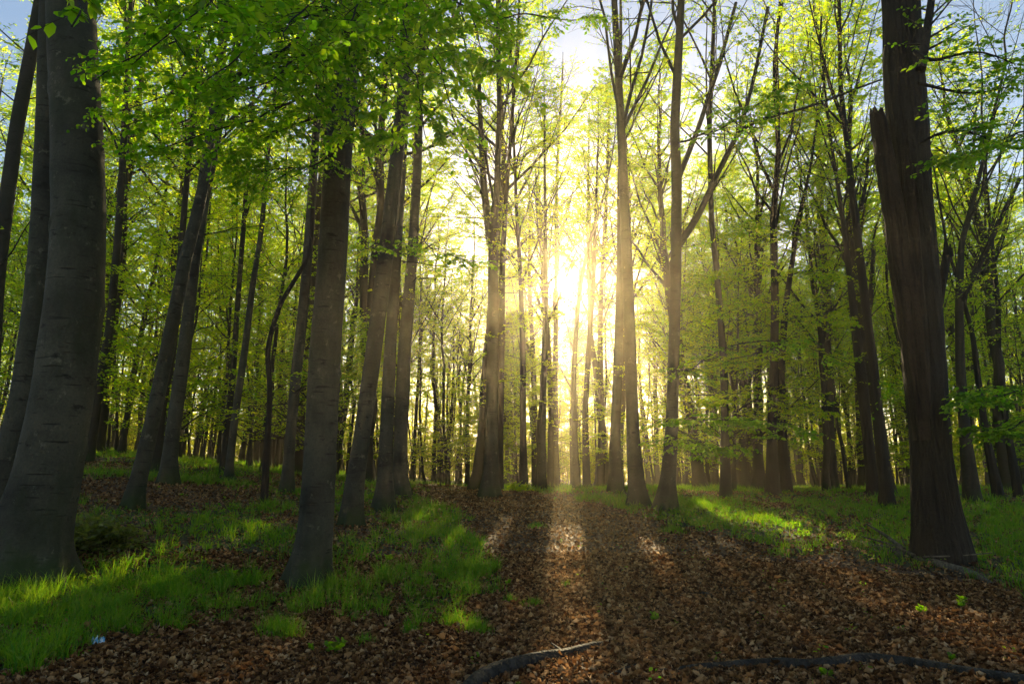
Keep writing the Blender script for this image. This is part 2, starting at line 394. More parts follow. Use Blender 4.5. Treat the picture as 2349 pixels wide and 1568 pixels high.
tufts = [(640, 1462, .30, .26, 500, 'bright grass tuft in front of the middle foreground trunk'), (1092, 1452, .20, .2, 300, 'grass tuft on the leaves at the left path edge'),
         (1085, 1318, .30, .26, 420, 'tall grass tuft on the left edge of the path'), (1222, 1392, .2, .14, 220, 'low grass tuft in the middle of the path'),
         (838, 1478, .12, .13, 150, 'small grass tuft on brown leaves right of the bright tuft'), (940, 1455, .12, .18, 130, 'narrow grass tuft on brown leaves'),
         (1168, 1382, .12, .13, 110, 'tiny grass tuft beside the low tuft on the path'), (1232, 1210, .3, .14, 160, 'small grass tuft far up the path'),
         (1790, 1272, .3, .14, 200, 'grass tuft at the right edge of the path'), (250, 1405, .35, .2, 500, 'dark grass tuft in the left foreground'),
         (1545, 1222, .35, .2, 360, 'grass tuft in front of the paired pale trunks'), (760, 1350, .25, .24, 300, 'grass tuft at the foot of the middle foreground trunk'),
         (60, 1420, .4, .2, 400, 'broad grass tuft at the left corner'), (1300, 1345, .12, .1, 70, 'thin grass tuft below the sunlit leaves')]
for (u, v, rad, h, n, lab) in tufts:
    c = gp(u, v); a = R.uniform(0, 6.28, n); d = rad * np.sqrt(R.uniform(0, 1, n)) * R.uniform(.3, 1, n)
    x, y = c[0] + d * np.cos(a), c[1] + d * np.sin(a)
    mb = MB(); blades(mb, x, y, h * R.uniform(.5, 1.25, n) * (1.15 - .6 * d / rad), .005 * R.uniform(.7, 1.3, n) * max(1, c[1] / 9), .5)
    o = mb.build('grass_tuft', [M_grass], origin=c, smooth=False); o.location = tuple(c); tag(o, lab, 'grass tuft', 'grass tufts along the path')

# ------------------------------------------------------------------ tree growth
def interp_path(P, Rr, t):
    """P (m,n,3), t (m,k) in 0..1 -> pos, tangent, radius of shape (m,k,..)"""
    m, n, _ = P.shape; x = t * (n - 1); i = np.clip(x.astype(int), 0, n - 2); f = (x - i)[..., None]
    r = np.arange(m)[:, None]
    A, B = P[r, i], P[r, i + 1]
    return A * (1 - f) + B * f, nrm(B - A), Rr[r, i] * (1 - f[..., 0]) + Rr[r, i + 1] * f[..., 0]

def grow(rng, S0, D0, L, R0, n, curve=0.0, wob=.08):
    m = len(S0); t = np.linspace(0, 1, n)[None, :, None]
    W_ = np.cumsum(rng.normal(0, 1, (m, n, 3)), 1) * wob * (L / n)[:, None, None]; W_ -= W_[:, :1]
    cv = np.broadcast_to(np.asarray(curve, float), (m,))
    P = S0[:, None] + D0[:, None] * (t * L[:, None, None]) + UP * ((t ** 2) * (L * cv)[:, None, None]) + W_
    Rr = R0[:, None] * (1 - .8 * np.linspace(0, 1, n)[None])
    return P, Rr

def side_shoots(rng, P, Rr, k, ang, lift, lr, t0=.2, rfac=.55):
    m = len(P); t = np.clip(np.linspace(t0, .97, k)[None] + rng.normal(0, .03, (m, k)), t0 * .8, .99)
    S0, T, r = interp_path(P, Rr, t)
    horiz = nrm(np.cross(T, UP + rng.normal(0, .12, (m, k, 3))))
    sg = np.where((np.arange(k) % 2)[None] == (rng.integers(0, 2, (m, 1))), 1, -1)[..., None]
    a = ang + rng.normal(0, .18, (m, k, 1))
    D = nrm(T * np.cos(a) + horiz * sg * np.sin(a) + UP * (lift + rng.normal(0, .12, (m, k, 1))))
    L = (lr * (1.15 - t) * rng.uniform(.6, 1.3, (m, k)))
    return S0.reshape(-1, 3), D.reshape(-1, 3), L.ravel(), (r * rfac).ravel()

def leaf_on(rng, mb, P, Rr, k, size, kind, mi, t0=.15, droop=.12, corr=None, wid=.33, flat=.35):
    m = len(P); t = np.clip(np.linspace(t0, 1, k)[None] + rng.normal(0, .02, (m, k)), 0, 1)
    S0, T, r = interp_path(P, Rr, t)
    horiz = nrm(np.cross(T, np.broadcast_to(UP, T.shape)))
    sg = np.where((np.arange(k) % 2) == 0, 1.0, -1.0)[None, :, None]
    D = T * .55 + horiz * sg * .85 - UP * droop + rng.normal(0, .22, (m, k, 3))
    N = UP + rng.normal(0, flat, (m, k, 3))
    S0 = S0.reshape(-1, 3); D = D.reshape(-1, 3); N = N.reshape(-1, 3); sz = size * rng.uniform(.6, 1.2, len(S0))
    if corr is not None:
        keep = corr(S0); S0, D, N, sz = S0[keep], D[keep], N[keep], sz[keep]
    leaves(mb, S0, D, N, sz, kind, mi, None, wid)

def crown_on(rng, TP, TR, h0, h1, nl, lfac, dens, mb_wood, mb_crown, size=.085, kind='diamond', asc=(46, 74), nsub=6, ntw=5, nlf=11, corr=None, low=0, low0=2.0):
    """limbs into mb_wood; twigs (slot 0) and leaves (slot 1) into mb_crown.  TP (n,3) trunk, TR radii"""
    H = TP[-1, 2] - TP[0, 2]; hz = TP[:, 2] - TP[0, 2]
    def shoot(hs, el, L, rr, wob=.1, curve=.1, n=7):
        k = len(hs); az = rng.uniform(0, 6.28) + np.arange(k) * 2.4 + rng.normal(0, .4, k)
        S0 = np.stack([np.interp(hs, hz, TP[:, i]) for i in range(3)], 1)
        D = np.stack([np.cos(el) * np.cos(az), np.cos(el) * np.sin(az), np.sin(el)], 1)
        return grow(rng, S0, D, L, rr, n, curve, wob)
    hs = np.sort(rng.uniform(h0, h1, nl)); tr = np.interp(hs, hz, TR)
    el = np.radians(rng.uniform(asc[0], asc[1], nl)); L = (H - hs) * lfac * rng.uniform(.7, 1.2, nl) + 1.2
    P, Q = shoot(hs, el, L, tr * rng.uniform(.35, .6, nl))
    if corr is not None: k_ = corr.sight(P); P, Q, L = P[k_], Q[k_], L[k_]
    V, Fc = tubes(P, Q, 6); mb_wood.add(V, Fc)
    def foliate(P, Q, nsub, ntw, nlf, lsub, ltw):
        s = side_shoots(rng, P, Q, nsub, .85, .05, lsub, .2); s = [a for a in s]
        P2, Q2 = grow(rng, *s, 5, -.05, .12)
        V, Fc = tubes(P2, np.maximum(Q2, .006), 4); mb_crown.add(V, Fc, 0)
        if ntw == 0: return
        s = side_shoots(rng, P2, Q2, ntw, .8, -.02, ltw, .15)
        P3, Q3 = grow(rng, *s, 4, -.08, .12)
        V, Fc = tubes(P3, np.maximum(Q3, .0035), 3); mb_crown.add(V, Fc, 0)
        pick = rng.uniform(size=len(P3)) < dens
        leaf_on(rng, mb_crown, P3[pick], Q3[pick], nlf, size, kind, 1, corr=corr)
        pick = rng.uniform(size=len(P2)) < dens
        leaf_on(rng, mb_crown, P2[pick], Q2[pick], nlf, size, kind, 1, corr=corr)
    foliate(P, Q, nsub, ntw, nlf, L.mean() * .55, .95)
    if low:
        hs = rng.uniform(low0, h0 + 2, low); tr = np.interp(hs, hz, TR)
        el = np.radians(rng.uniform(-5, 35, low)); L = rng.uniform(.8, 2.6, low)
        P, Q = shoot(hs, el, L, np.minimum(tr * .15, .018), .08, -.08, 5)
        V, Fc = tubes(P, np.maximum(Q, .004), 4); mb_crown.add(V, Fc, 0)
        pd = dens; dens = 1.0
        foliate(P, Q, 5, 3, 8, 1.0, .55)

def straight_trunk(rng, H, r0, bend=.35, step=1.0):
    n = int(H / step) + 1; z = np.linspace(0, H, n); t = z / H
    x = bend * np.sin(t * rng.uniform(1.5, 4) + rng.uniform(0, 6)) ; y = bend * np.sin(t * rng.uniform(1.5, 4) + rng.uniform(0, 6))
    x -= x[0]; y -= y[0]
    x += .06 * np.cumsum(rng.normal(0, 1, n)) * step; y += .06 * np.cumsum(rng.normal(0, 1, n)) * step
    P = np.stack([x - x[0], y - y[0], z - .25], 1)
    Rr = r0 * (1 - t) ** .75 * (1 + .45 * np.exp(-z / .35)); Rr = np.maximum(Rr, .012)
    return P, Rr

make_litter()

# sight and light corridors kept free of leaves: gaps in the canopy where the sun comes through
CORR = []   # (point, radius)
def corridor_keep(base):
    base = np.asarray(base)
    def f(Pts):
        keep = np.ones(len(Pts), bool); Wp = Pts + base
        for c, r in CORR:
            d = Wp - c; s = d @ sd; e = np.linalg.norm(d - s[:, None] * sd, axis=1)
            keep &= ~((e < r) & (s > 0))
        return keep
    def g(Pts):
        d = Pts.reshape(-1, 3) + base - CORR[0][0]; q = d @ sd; e = np.linalg.norm(d - q[:, None] * sd, axis=1)
        return (e > .55).reshape(Pts.shape[:-1]).all(1)
    f.sight = g
    return f
CORR.append((np.array([0, 0, CAMZ]), .5))
for (u, v, r) in [(440, 1285, .4), (500, 1260, .42), (570, 1238, .42), (640, 1212, .42), (1298, 1245, .36), (1300, 1278, .36),
                  (1640, 1180, .4), (1730, 1205, .25), (1810, 1218, .25), (1900, 1225, .4), (30, 1400, .25), (190, 1358, .25), (110, 1380, .2), (940, 1205, .25), (1510, 1285, .25), (1100, 1240, .25), (1340, 1440, .2)]:
    CORR.append((gp(u, v), r))
for (u, v, y, r) in [(748, 735, 8.6, .32), (770, 640, 8.8, .14), (860, 750, 10, .5), (940, 700, 12, .5), (765, 520, 8.6, .2), (1125, 720, 14, .35), (900, 900, 11, .3), (1120, 900, 14, .35), (1000, 760, 13, .4), (1130, 640, 14, .15),
                     (1420, 420, 12, .45), (1550, 250, 12, .45), (1545, 600, 12, .35), (1440, 780, 12, .4), (1530, 860, 11, .3), (1480, 1000, 10, .3), (1300, 900, 12, .4), (1380, 560, 12, .2), (1290, 1050, 12, .25), (1760, 600, 12, .2)]:
    CORR.append((at_depth(u, v, y), r))
CORR.append((at_depth(205, 1100, 6.6), .22)); CORR.append((at_depth(190, 1200, 6.6), .22)); CORR.append((at_depth(222, 950, 6.6), .2))

# ------------------------------------------------------------------ the trees one can tell apart
def hero_tree(pts, label, H=24, Y=None, bark=None, sides=16, fork=None, crown=(9, 12, .45, .7), low=0, seed=0, size=.08, furrow=0, knots=0, rough=.03, name='beech_tree', cat='beech tree', lobes=.36, limbs=(), low0=2.5, scars=()):
    rng = np.random.default_rng(300 + seed); bark = bark or M_bark
    u0, v0, w0 = pts[0]
    base = gp(u0, v0) if Y is None else None
    if Y is None: Y = base[1]
    rows = []; wf = .87 if pts[0][2] > 150 else (.78 if pts[0][2] > 90 else .72); pts = [(u, v, w * (wf + .09 if i == 0 else wf)) for i, (u, v, w) in enumerate(pts)]
    for (u, v, w) in pts:
        p = at_depth(u, v, Y); t = Y / ray(u, v)[1]; rows.append([*p, w / 2 * t / F])
    rows = np.array(rows)
    if base is None:
        g = ground(rows[0, 0], Y); rows[0, 2] = g
    base = rows[0, :3].copy()
    base[2] = ground(base[0], base[1])
    pre = rows[0].copy(); pre[2] = base[2] - .3; pre[3] *= 1.05
    rows[0, 2] = base[2]
    rows = np.vstack([pre, rows])
    last = rows[-1]; d = nrm((rows[-1, :3] - rows[-3, :3])); rest = H - (last[2] - base[2]); ext = []
    if rest > 0.5:
        for q in np.linspace(.12, 1, 8):
            e = last.copy(); h = rest * q; e[:3] = last[:3] + np.array([d[0] / max(d[2], .3) * h * (1 - .4 * q), rng.normal(0, .1), h]); e[3] = max(last[3] * (1 - q) ** .8, .015); ext.append(e)
        rows = np.vstack([rows, ext])
    st = .05 if sides > 60 else (.10 if sides >= 28 else .2)
    rs = resample(rows, st)
    mb = MB(); trunk_mesh(mb, rs[:, :3] - base, rs[:, 3], sides, rough, lobes, 0, seed, furrow, knots, scars)
    root = empty(name, base, label, cat)
    crn = MB()
    for lp in limbs:                                        # limbs traced as (u, v, width, y)
        q = np.array([[*at_depth(u, v, yy), w / 2 * yy / F] for (u, v, w, yy) in lp]); q = resample(q, .25)
        V, Fc = tubes(q[None, :, :3] - base, q[None, :, 3], 8); mb.add(V, Fc)
        Pl = q[None, ::3, :3] - base; Ql = q[None, ::3, 3]
        s = side_shoots(rng, Pl, Ql, 14, .8, .1, 1.6, .25); P2, Q2 = grow(rng, *s, 5, 0, .12)
        V, Fc = tubes(P2, np.maximum(Q2 * .6, .006), 4); crn.add(V, Fc, 0)
        s = side_shoots(rng, P2, Q2, 4, .8, 0, .7, .2); P3, Q3 = grow(rng, *s, 4, -.05, .1)
        V, Fc = tubes(P3, np.maximum(Q3 * .5, .0035), 3); crn.add(V, Fc, 0)
        leaf_on(rng, crn, P3, Q3, 8, size, 'diamond', 1, corr=corridor_keep(base))
    q_ = max(1, int(round(.6 / st))); TP = rs[::q_, :3] - base; TR = rs[::q_, 3]
    h0, nl, lf, dens = crown
    crown_on(rng, TP, TR, h0, H * .96, nl, lf, dens, mb, crn, size, corr=corridor_keep(base), low=low, low0=low0)
    mb.build('trunk', [bark], root)
    crn.build('crown', [M_bark_far, M_leaf], root, cull=corridor_keep(base))
    root['fwd'] = float(Y)
    return root, base, rs

HEROES = []
def hero(*a, **k):
    r = hero_tree(*a, **k); HEROES.append((r[1][0], r[1][1], r[0])); return r

T1, b1, rs1 = hero([(58, 1338, 208), (66, 1250, 188), (108, 1100, 160), (145, 900, 145), (170, 700, 137), (181, 500, 126), (177, 300, 119), (163, 0, 112)],
     'thick grey beech at the left with its sunlit right edge and a worn base', H=23, sides=88, seed=1, knots=9, scars=((1.9, 3.3, .16), (4.6, 2.9, .2), (3.3, 3.9, .12)), crown=(12, 12, .35, .6), low=0)
hero([(-35, 1290, 95), (-8, 1200, 88), (25, 1050, 80), (58, 900, 74), (85, 700, 70), (100, 500, 64), (108, 300, 60), (115, 0, 54)],
     'shaded beech trunk half hidden behind the thick left beech', H=22, sides=24, seed=2, crown=(13, 10, .35, .6))
hero([(-40, 1150, 52), (-22, 900, 46), (-8, 650, 42), (12, 480, 42), (40, 280, 40), (75, 100, 38), (100, -40, 34)],
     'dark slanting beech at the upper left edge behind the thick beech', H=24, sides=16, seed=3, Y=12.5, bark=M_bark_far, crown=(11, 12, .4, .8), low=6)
T2, b2, rs2 = hero([(704, 1338, 122), (716, 1280, 108), (727, 1180, 99), (736, 1000, 94), (746, 800, 89), (762, 600, 82), (773, 400, 78), (790, 200, 72), (805, 0, 66)],
     'smooth grey beech standing in the grass left of the path with arched bark scars', H=24, sides=88, seed=4, knots=12, scars=((3.35, 3.2, .19), (2.62, 3.25, .20), (1.2, 2.6, .1), (5.4, 3.5, .15)), crown=(12, 12, .4, .7))
hero([(803, 1205, 70), (812, 1120, 62), (830, 1000, 52), (858, 800, 52), (883, 600, 48), (906, 400, 44), (922, 250, 40), (936, 0, 36)],
     'leaning beech just right of the smooth foreground beech', H=24, sides=28, seed=5, crown=(13, 13, .4, .75), low=5, low0=7, knots=3)
hero([(881, 1170, 72), (883, 1110, 50), (886, 1000, 43), (895, 800, 38), (908, 600, 34), (921, 400, 28), (932, 200, 25), (940, 0, 22)],
     'slender beech with flared foot between two beeches left of the path', H=24, sides=24, seed=6, crown=(12, 12, .4, .7), low=5, low0=6)
hero([(922, 1142, 66), (917, 1090, 50), (919, 1000, 45), (928, 800, 41), (945, 600, 34), (957, 400, 28), (963, 200, 24), (976, 0, 20)],
     'beech whose foot touches the upper left edge of the path', H=25, sides=24, seed=7, crown=(11, 13, .4, .8), low=6, low0=5)
hero([(658, 1132, 46), (661, 1080, 36), (666, 1000, 33), (680, 850, 33), (697, 700, 32), (712, 500, 28), (725, 300, 24)],
     'pale beech directly behind the left side of the smooth foreground beech', H=23, sides=20, seed=8, crown=(9, 12, .4, .9), low=6)
hero([(303, 1165, 62), (315, 1110, 50), (342, 1000, 46), (384, 800, 42), (424, 600, 38), (462, 450, 34), (500, 200, 28), (520, 0, 24)],
     'tall leaning beech rising to the right behind the low bush', H=25, sides=24, seed=9, crown=(9, 14, .4, .9), low=8, low0=6, knots=3)
hero([(386, 1110, 58), (388, 1060, 47), (395, 1000, 44), (423, 800, 40), (447, 600, 31), (475, 430, 28), (510, 250, 26), (545, 100, 22), (560, -30, 18)],
     'beech crossing behind the tall leaning one', H=25, sides=24, seed=10, crown=(9, 14, .4, .9), low=8, low0=5)
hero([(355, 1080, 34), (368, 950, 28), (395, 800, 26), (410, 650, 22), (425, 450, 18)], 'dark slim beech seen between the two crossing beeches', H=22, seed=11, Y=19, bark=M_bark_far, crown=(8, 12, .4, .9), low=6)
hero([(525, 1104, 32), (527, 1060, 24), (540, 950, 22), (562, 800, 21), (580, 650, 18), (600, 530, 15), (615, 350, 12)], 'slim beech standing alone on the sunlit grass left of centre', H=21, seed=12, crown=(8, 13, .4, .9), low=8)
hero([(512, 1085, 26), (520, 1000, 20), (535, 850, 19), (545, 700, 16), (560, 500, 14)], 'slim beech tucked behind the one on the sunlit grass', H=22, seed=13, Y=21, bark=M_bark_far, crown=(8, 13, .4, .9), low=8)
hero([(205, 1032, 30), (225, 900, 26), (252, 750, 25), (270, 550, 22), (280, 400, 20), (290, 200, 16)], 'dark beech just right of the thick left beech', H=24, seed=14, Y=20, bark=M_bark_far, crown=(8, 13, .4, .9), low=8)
hero([(1122, 1127, 66), (1126, 1080, 45), (1128, 1000, 40), (1131, 800, 38), (1132, 600, 34), (1130, 530, 30), (1140, 430, 20), (1146, 250, 17), (1142, 60, 14)],
     'forked beech at the head of the path', H=25, Y=21, sides=24, seed=15, crown=(9, 20, .34, 1.0), low=16, low0=5,
     limbs=([(1126, 560, 22, 21), (1110, 430, 17, 21.2), (1103, 300, 13, 21.5), (1098, 150, 8, 22)],))
hero([(1143, 1122, 30), (1146, 1000, 24), (1150, 800, 22), (1152, 600, 18), (1165, 400, 13), (1180, 200, 10)], 'slim stem close behind the forked beech', H=24, Y=23, seed=16, crown=(9, 16, .3, 1.0), bark=M_bark_far, low=10)
hero([(1202, 1118, 26), (1200, 1000, 21), (1199, 800, 19), (1195, 650, 15), (1185, 480, 11)], 'dark slim beech between the forked beech and the sun', H=20, Y=25, seed=17, crown=(7, 16, .35, .8), bark=M_bark_far, low=12, low0=3)
hero([(1243, 1120, 28), (1244, 1000, 22), (1248, 850, 19), (1252, 700, 17), (1251, 560, 13), (1250, 400, 9)], 'slim beech just left of the sun', H=18, Y=26, seed=18, crown=(9, 12, .3, .6), low=9, low0=2.5)
hero([(1274, 1119, 28), (1273, 1000, 22), (1274, 850, 18), (1276, 700, 15), (1276, 600, 13), (1276, 450, 11), (1282, 320, 9), (1290, 180, 6)],
     'upright beech standing right in front of the sun', H=25, Y=36, seed=19, crown=(8, 14, .3, .4), low=12, low0=3)
hero([(1322, 1117, 24), (1318, 1000, 20), (1316, 850, 17), (1324, 720, 15), (1334, 640, 13), (1350, 560, 10), (1380, 470, 7)],
     'slim beech right of the sun bending away to the right', H=16.5, Y=27, seed=20, crown=(9, 12, .3, .45), low=9, low0=2.5)
hero([(1413, 1131, 46), (1411, 1000, 33), (1419, 800, 29), (1424, 600, 24), (1422, 450, 18), (1424, 300, 14)], 'grey beech behind the left one of the paired pale trunks', H=23, Y=22, sides=20, seed=21, crown=(10, 12, .35, .5), low=9, low0=3)
hero([(1466, 1163, 72), (1460, 1110, 52), (1452, 1000, 42), (1446, 800, 37), (1438, 600, 34), (1430, 400, 29), (1420, 200, 24), (1409, 0, 19)],
     'pale beech with flared foot, left one of the pair right of the sun', H=25, sides=28, seed=22, crown=(10, 18, .4, .6), knots=3)
hero([(1526, 1172, 74), (1532, 1110, 50), (1540, 1000, 40), (1546, 800, 36), (1551, 600, 34), (1552, 400, 32), (1547, 300, 30), (1555, 150, 27), (1563, 0, 22)],
     'pale beech with branching limbs, right one of the pair right of the sun', H=25, sides=28, seed=23, crown=(11, 16, .4, .65), knots=3,
     limbs=([(1558, 560, 20, 16.2), (1600, 500, 16, 16), (1645, 400, 14, 15.8), (1700, 290, 12, 15.4), (1760, 270, 8, 15), (1860, 245, 7, 14.4), (1960, 205, 6, 13.8), (2035, 178, 4, 13)],
            [(1655, 385, 10, 15.8), (1700, 290, 10, 15.6), (1730, 180, 9, 15.5), (1765, 0, 8, 15.5)],
            [(1552, 420, 14, 16.4), (1600, 300, 12, 16.6), (1650, 150, 10, 17), (1690, 0, 8, 17.2)]))
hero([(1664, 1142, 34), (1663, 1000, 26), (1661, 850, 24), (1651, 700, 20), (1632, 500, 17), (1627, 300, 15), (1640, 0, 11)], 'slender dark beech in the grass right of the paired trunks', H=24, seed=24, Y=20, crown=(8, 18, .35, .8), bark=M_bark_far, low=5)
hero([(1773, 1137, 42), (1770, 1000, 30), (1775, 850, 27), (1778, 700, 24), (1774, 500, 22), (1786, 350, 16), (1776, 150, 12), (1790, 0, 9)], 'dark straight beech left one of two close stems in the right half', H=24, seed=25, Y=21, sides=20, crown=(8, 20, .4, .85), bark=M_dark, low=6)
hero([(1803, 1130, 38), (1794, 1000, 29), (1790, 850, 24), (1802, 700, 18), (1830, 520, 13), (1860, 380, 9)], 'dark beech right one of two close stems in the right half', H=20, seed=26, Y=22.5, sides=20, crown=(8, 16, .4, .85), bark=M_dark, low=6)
hero([(2037, 1166, 46), (2028, 1080, 34), (2018, 1000, 31), (2005, 850, 28), (1988, 720, 25), (1974, 600, 24), (1956, 450, 22), (1945, 350, 17), (1928, 200, 14), (1925, 0, 11)],
     'crooked dark beech left of the broken trunk', H=23, seed=27, sides=20, crown=(9, 18, .4, .75), bark=M_dark, low=4,
     limbs=([(1975, 480, 10, 17), (1990, 400, 8, 17), (1992, 330, 6, 17)], [(1940, 290, 10, 17), (1905, 200, 9, 17), (1880, 110, 7, 17), (1885, 30, 5, 17)]))
hero([(2002, 1120, 34), (1990, 1000, 32), (1978, 880, 33), (1966, 780, 28), (1950, 640, 18), (1935, 520, 14), (1915, 380, 10)], 'forking dark beech behind the crooked one', H=20, seed=28, Y=21, crown=(7, 13, .4, .6), bark=M_dark, low=4,
     limbs=([(1970, 800, 18, 21), (1996, 700, 14, 21), (2005, 560, 9, 21)],))
hero([(2228, 1128, 48), (2214, 1000, 34), (2203, 850, 28), (2200, 700, 24), (2205, 560, 18), (2235, 450, 14), (2265, 330, 10)], 'grey beech just right of the broken trunk', H=18, seed=29, Y=19, crown=(6, 14, .5, .3), bark=M_bark_far, low=3,
     limbs=([(2203, 690, 18, 19), (2260, 580, 13, 18.8), (2310, 470, 10, 18.5), (2345, 400, 8, 18.5)],))
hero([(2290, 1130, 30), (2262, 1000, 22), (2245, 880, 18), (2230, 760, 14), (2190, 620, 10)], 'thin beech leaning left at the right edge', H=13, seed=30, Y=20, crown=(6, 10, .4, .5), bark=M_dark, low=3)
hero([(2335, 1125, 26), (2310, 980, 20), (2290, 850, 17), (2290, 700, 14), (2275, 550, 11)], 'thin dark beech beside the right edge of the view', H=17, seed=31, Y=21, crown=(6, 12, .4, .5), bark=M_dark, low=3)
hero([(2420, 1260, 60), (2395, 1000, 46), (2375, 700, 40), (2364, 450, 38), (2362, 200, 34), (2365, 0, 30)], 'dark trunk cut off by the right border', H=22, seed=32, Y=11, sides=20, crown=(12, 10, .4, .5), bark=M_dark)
hero([(612, 1060, 22), (620, 900, 17), (612, 800, 16), (640, 700, 14), (690, 620, 13), (714, 580, 13), (717, 450, 12), (722, 300, 13), (728, 200, 8)], 'thin crooked stem bending in an S beside the smooth foreground beech', H=11.5, seed=33, Y=15, sides=12, crown=(7.5, 8, .3, .9), bark=M_dark, lobes=.1)

hero([(1262, 1118, 20), (1264, 950, 17), (1258, 800, 15), (1250, 650, 12), (1240, 500, 9)], 'very slim beech in the gap just left of the tree before the sun', H=17, Y=34, seed=41, crown=(7, 12, .3, .8), bark=M_bark_far, low=14, low0=2)
hero([(1346, 1118, 24), (1342, 950, 19), (1350, 800, 16), (1362, 650, 13), (1366, 500, 10)], 'slim beech to the right of the sun with leafy low twigs', H=19, Y=31, seed=42, crown=(7, 14, .3, .8), bark=M_bark_far, low=16, low0=2)
hero([(1378, 1117, 24), (1380, 950, 20), (1376, 800, 17), (1380, 650, 14), (1390, 480, 12), (1396, 300, 9)], 'straight slim beech left of the grey beech of the pale pair', H=22, Y=36, seed=43, crown=(8, 14, .3, .8), bark=M_bark_far, low=16, low0=2)
hero([(1316, 1114, 20), (1312, 950, 17), (1318, 800, 14), (1330, 650, 11)], 'thin beech far behind the one bending away from the sun', H=16, Y=44, seed=44, crown=(6, 14, .3, .9), bark=M_bark_far, low=20, low0=1.5)
hero([(1228, 1116, 22), (1226, 950, 18), (1222, 800, 15), (1214, 650, 12), (1216, 500, 9)], 'thin dark beech between the dark slim one and the sun', H=19, Y=38, seed=45, crown=(7, 14, .3, .9), bark=M_bark_far, low=16, low0=2)

# the broken old trunk on the right
def snag():
    pts = [(2163, 1288, 132), (2157, 1230, 112), (2146, 1150, 96), (2133, 1000, 80), (2117, 800, 84), (2103, 600, 82), (2094, 480, 78), (2088, 380, 78), (2084, 300, 82), (2072, 180, 82), (2067, 0, 76)]
    rng = np.random.default_rng(77)
    Y = gp(2163, 1288)[1]; rows = []
    for (u, v, w) in pts:
        t = Y / ray(u, v)[1]; rows.append([*at_depth(u, v, Y), w / 2 * t / F])
    rows = np.array(rows); base = rows[0, :3].copy(); base[2] = ground(base[0], base[1])
    pre = rows[0].copy(); pre[2] -= .4; rows = np.vstack([pre, rows])
    last = rows[-1]; 
    for q in np.linspace(.15, 1, 6): e = last.copy(); e[2] += 9 * q; e[0] += -.4 * q; e[3] = last[3] * (1 - .75 * q); rows = np.vstack([rows, e])
    rs = resample(rows, .08)
    root = empty('broken_tree', base, 'huge dark rotten trunk with split wood and a jagged broken stub on the right', 'old tree')
    mb = MB(); trunk_mesh(mb, rs[:, :3] - base, rs[:, 3], 72, .035, .22, 0, 5, .045, 4); mb.build('trunk', [M_dark], root)
    # peeled strip of bare wood standing proud of the bark, ending in the jagged stub
    def strip(px, wd, dp, name, m, th=.06, jag=True):
        q = np.array([[*at_depth(u, v, Y - dp), w / 2 * (Y - dp) / F] for (u, v, w) in px]); q = resample(q, .06); n = len(q)
        s = 20; an = np.arange(s) * 2 * math.pi / s; c, z = np.cos(an), np.sin(an)
        k = 1 + .10 * np.sin(an * 5 + 2)[None] + .07 * sn(c[None] * 4, z[None] * 4, q[:, 2:3] * 1.5, 71) + .05 * sn(c[None] * 9, z[None] * 9, q[:, 2:3] * 6, 72)
        V = np.zeros((n, s, 3)); V[..., 0] = q[:, 0:1] + q[:, 3:4] * k * c[None]; V[..., 1] = q[:, 1:2] + wd * k * z[None]; V[..., 2] = q[:, 2:3]
        if jag:
            for q_, am in ((-1, 1), (-2, .75), (-3, .5), (-4, .3)): V[q_, :, 2] += am * (.09 * np.sin(an * 7 + 1) * rng.uniform(.4, 1, s) - .10 * c)
        idx = np.arange(n * s).reshape(n, s); a = idx[:-1]; b = idx[1:]
        m_ = MB(); m_.add(V.reshape(-1, 3), np.stack([a, np.roll(a, -1, 1), np.roll(b, -1, 1), b], -1).reshape(-1, 4))
        top = V[-1].mean(0) - [0, 0, .05]; tv = np.vstack([V[-1], top]); m_.add(tv, [[i, (i + 1) % s, s] for i in range(s)])
        m_.build(name, [m], root, origin=base)
    strip([(2116, 1010, 30), (2106, 900, 40), (2090, 750, 48), (2072, 620, 52), (2052, 480, 48), (2031, 370, 42), (2019, 300, 36), (2013, 262, 28)], .15, .17, 'split_stub', M_snag)
    strip([(2120, 960, 26), (2112, 800, 36), (2100, 640, 36), (2092, 500, 28), (2082, 380, 20)], .10, .26, 'wood_strip', M_snag)
    strip([(2148, 720, 22), (2162, 640, 22), (2172, 590, 18), (2178, 562, 14)], .05, .05, 'dead_stub', M_dark)
    # ordinary limb and leaves higher up
    mb = MB(); w = MB()
    for lp in ([(2112, 160, 26, 9.6), (2128, 60, 20, 9.8), (2145, -60, 16, 10)], [(2100, 120, 14, 9.3), (2140, 150, 8, 9), (2220, 110, 6, 8.6), (2300, 130, 4, 8.4), (2345, 160, 3, 8.4)],
               [(2105, 190, 10, 9.3), (2160, 205, 7, 9.3), (2230, 220, 5, 9.2), (2330, 195, 3, 9)], [(2110, 330, 8, 9.3), (2170, 290, 5, 9), (2230, 300, 4, 8.8), (2290, 330, 3, 8.8)]):
        q = np.array([[*at_depth(u, v, yy), ww / 2 * yy / F] for (u, v, ww, yy) in lp]); q = resample(q, .2)
        V, Fc = tubes(q[None, :, :3] - base, q[None, :, 3], 7); w = MB(); w.add(V, Fc); w.build('limb', [M_dark], root)
        Pl, Ql = q[None, ::2, :3] - base, q[None, ::2, 3]
        s = side_shoots(rng, Pl, Ql, 12, .8, .0, 1.0, .2); P2, Q2 = grow(rng, *s, 5, 0, .12); V, Fc = tubes(P2, np.maximum(Q2 * .6, .004), 4); mb.add(V, Fc, 0)
        s = side_shoots(rng, P2, Q2, 4, .8, 0, .5, .2); P3, Q3 = grow(rng, *s, 4, -.05, .1); V, Fc = tubes(P3, np.maximum(Q3 * .5, .003), 3); mb.add(V, Fc, 0)
        leaf_on(rng, mb, P3, Q3, 7, .075, 'full', 1)
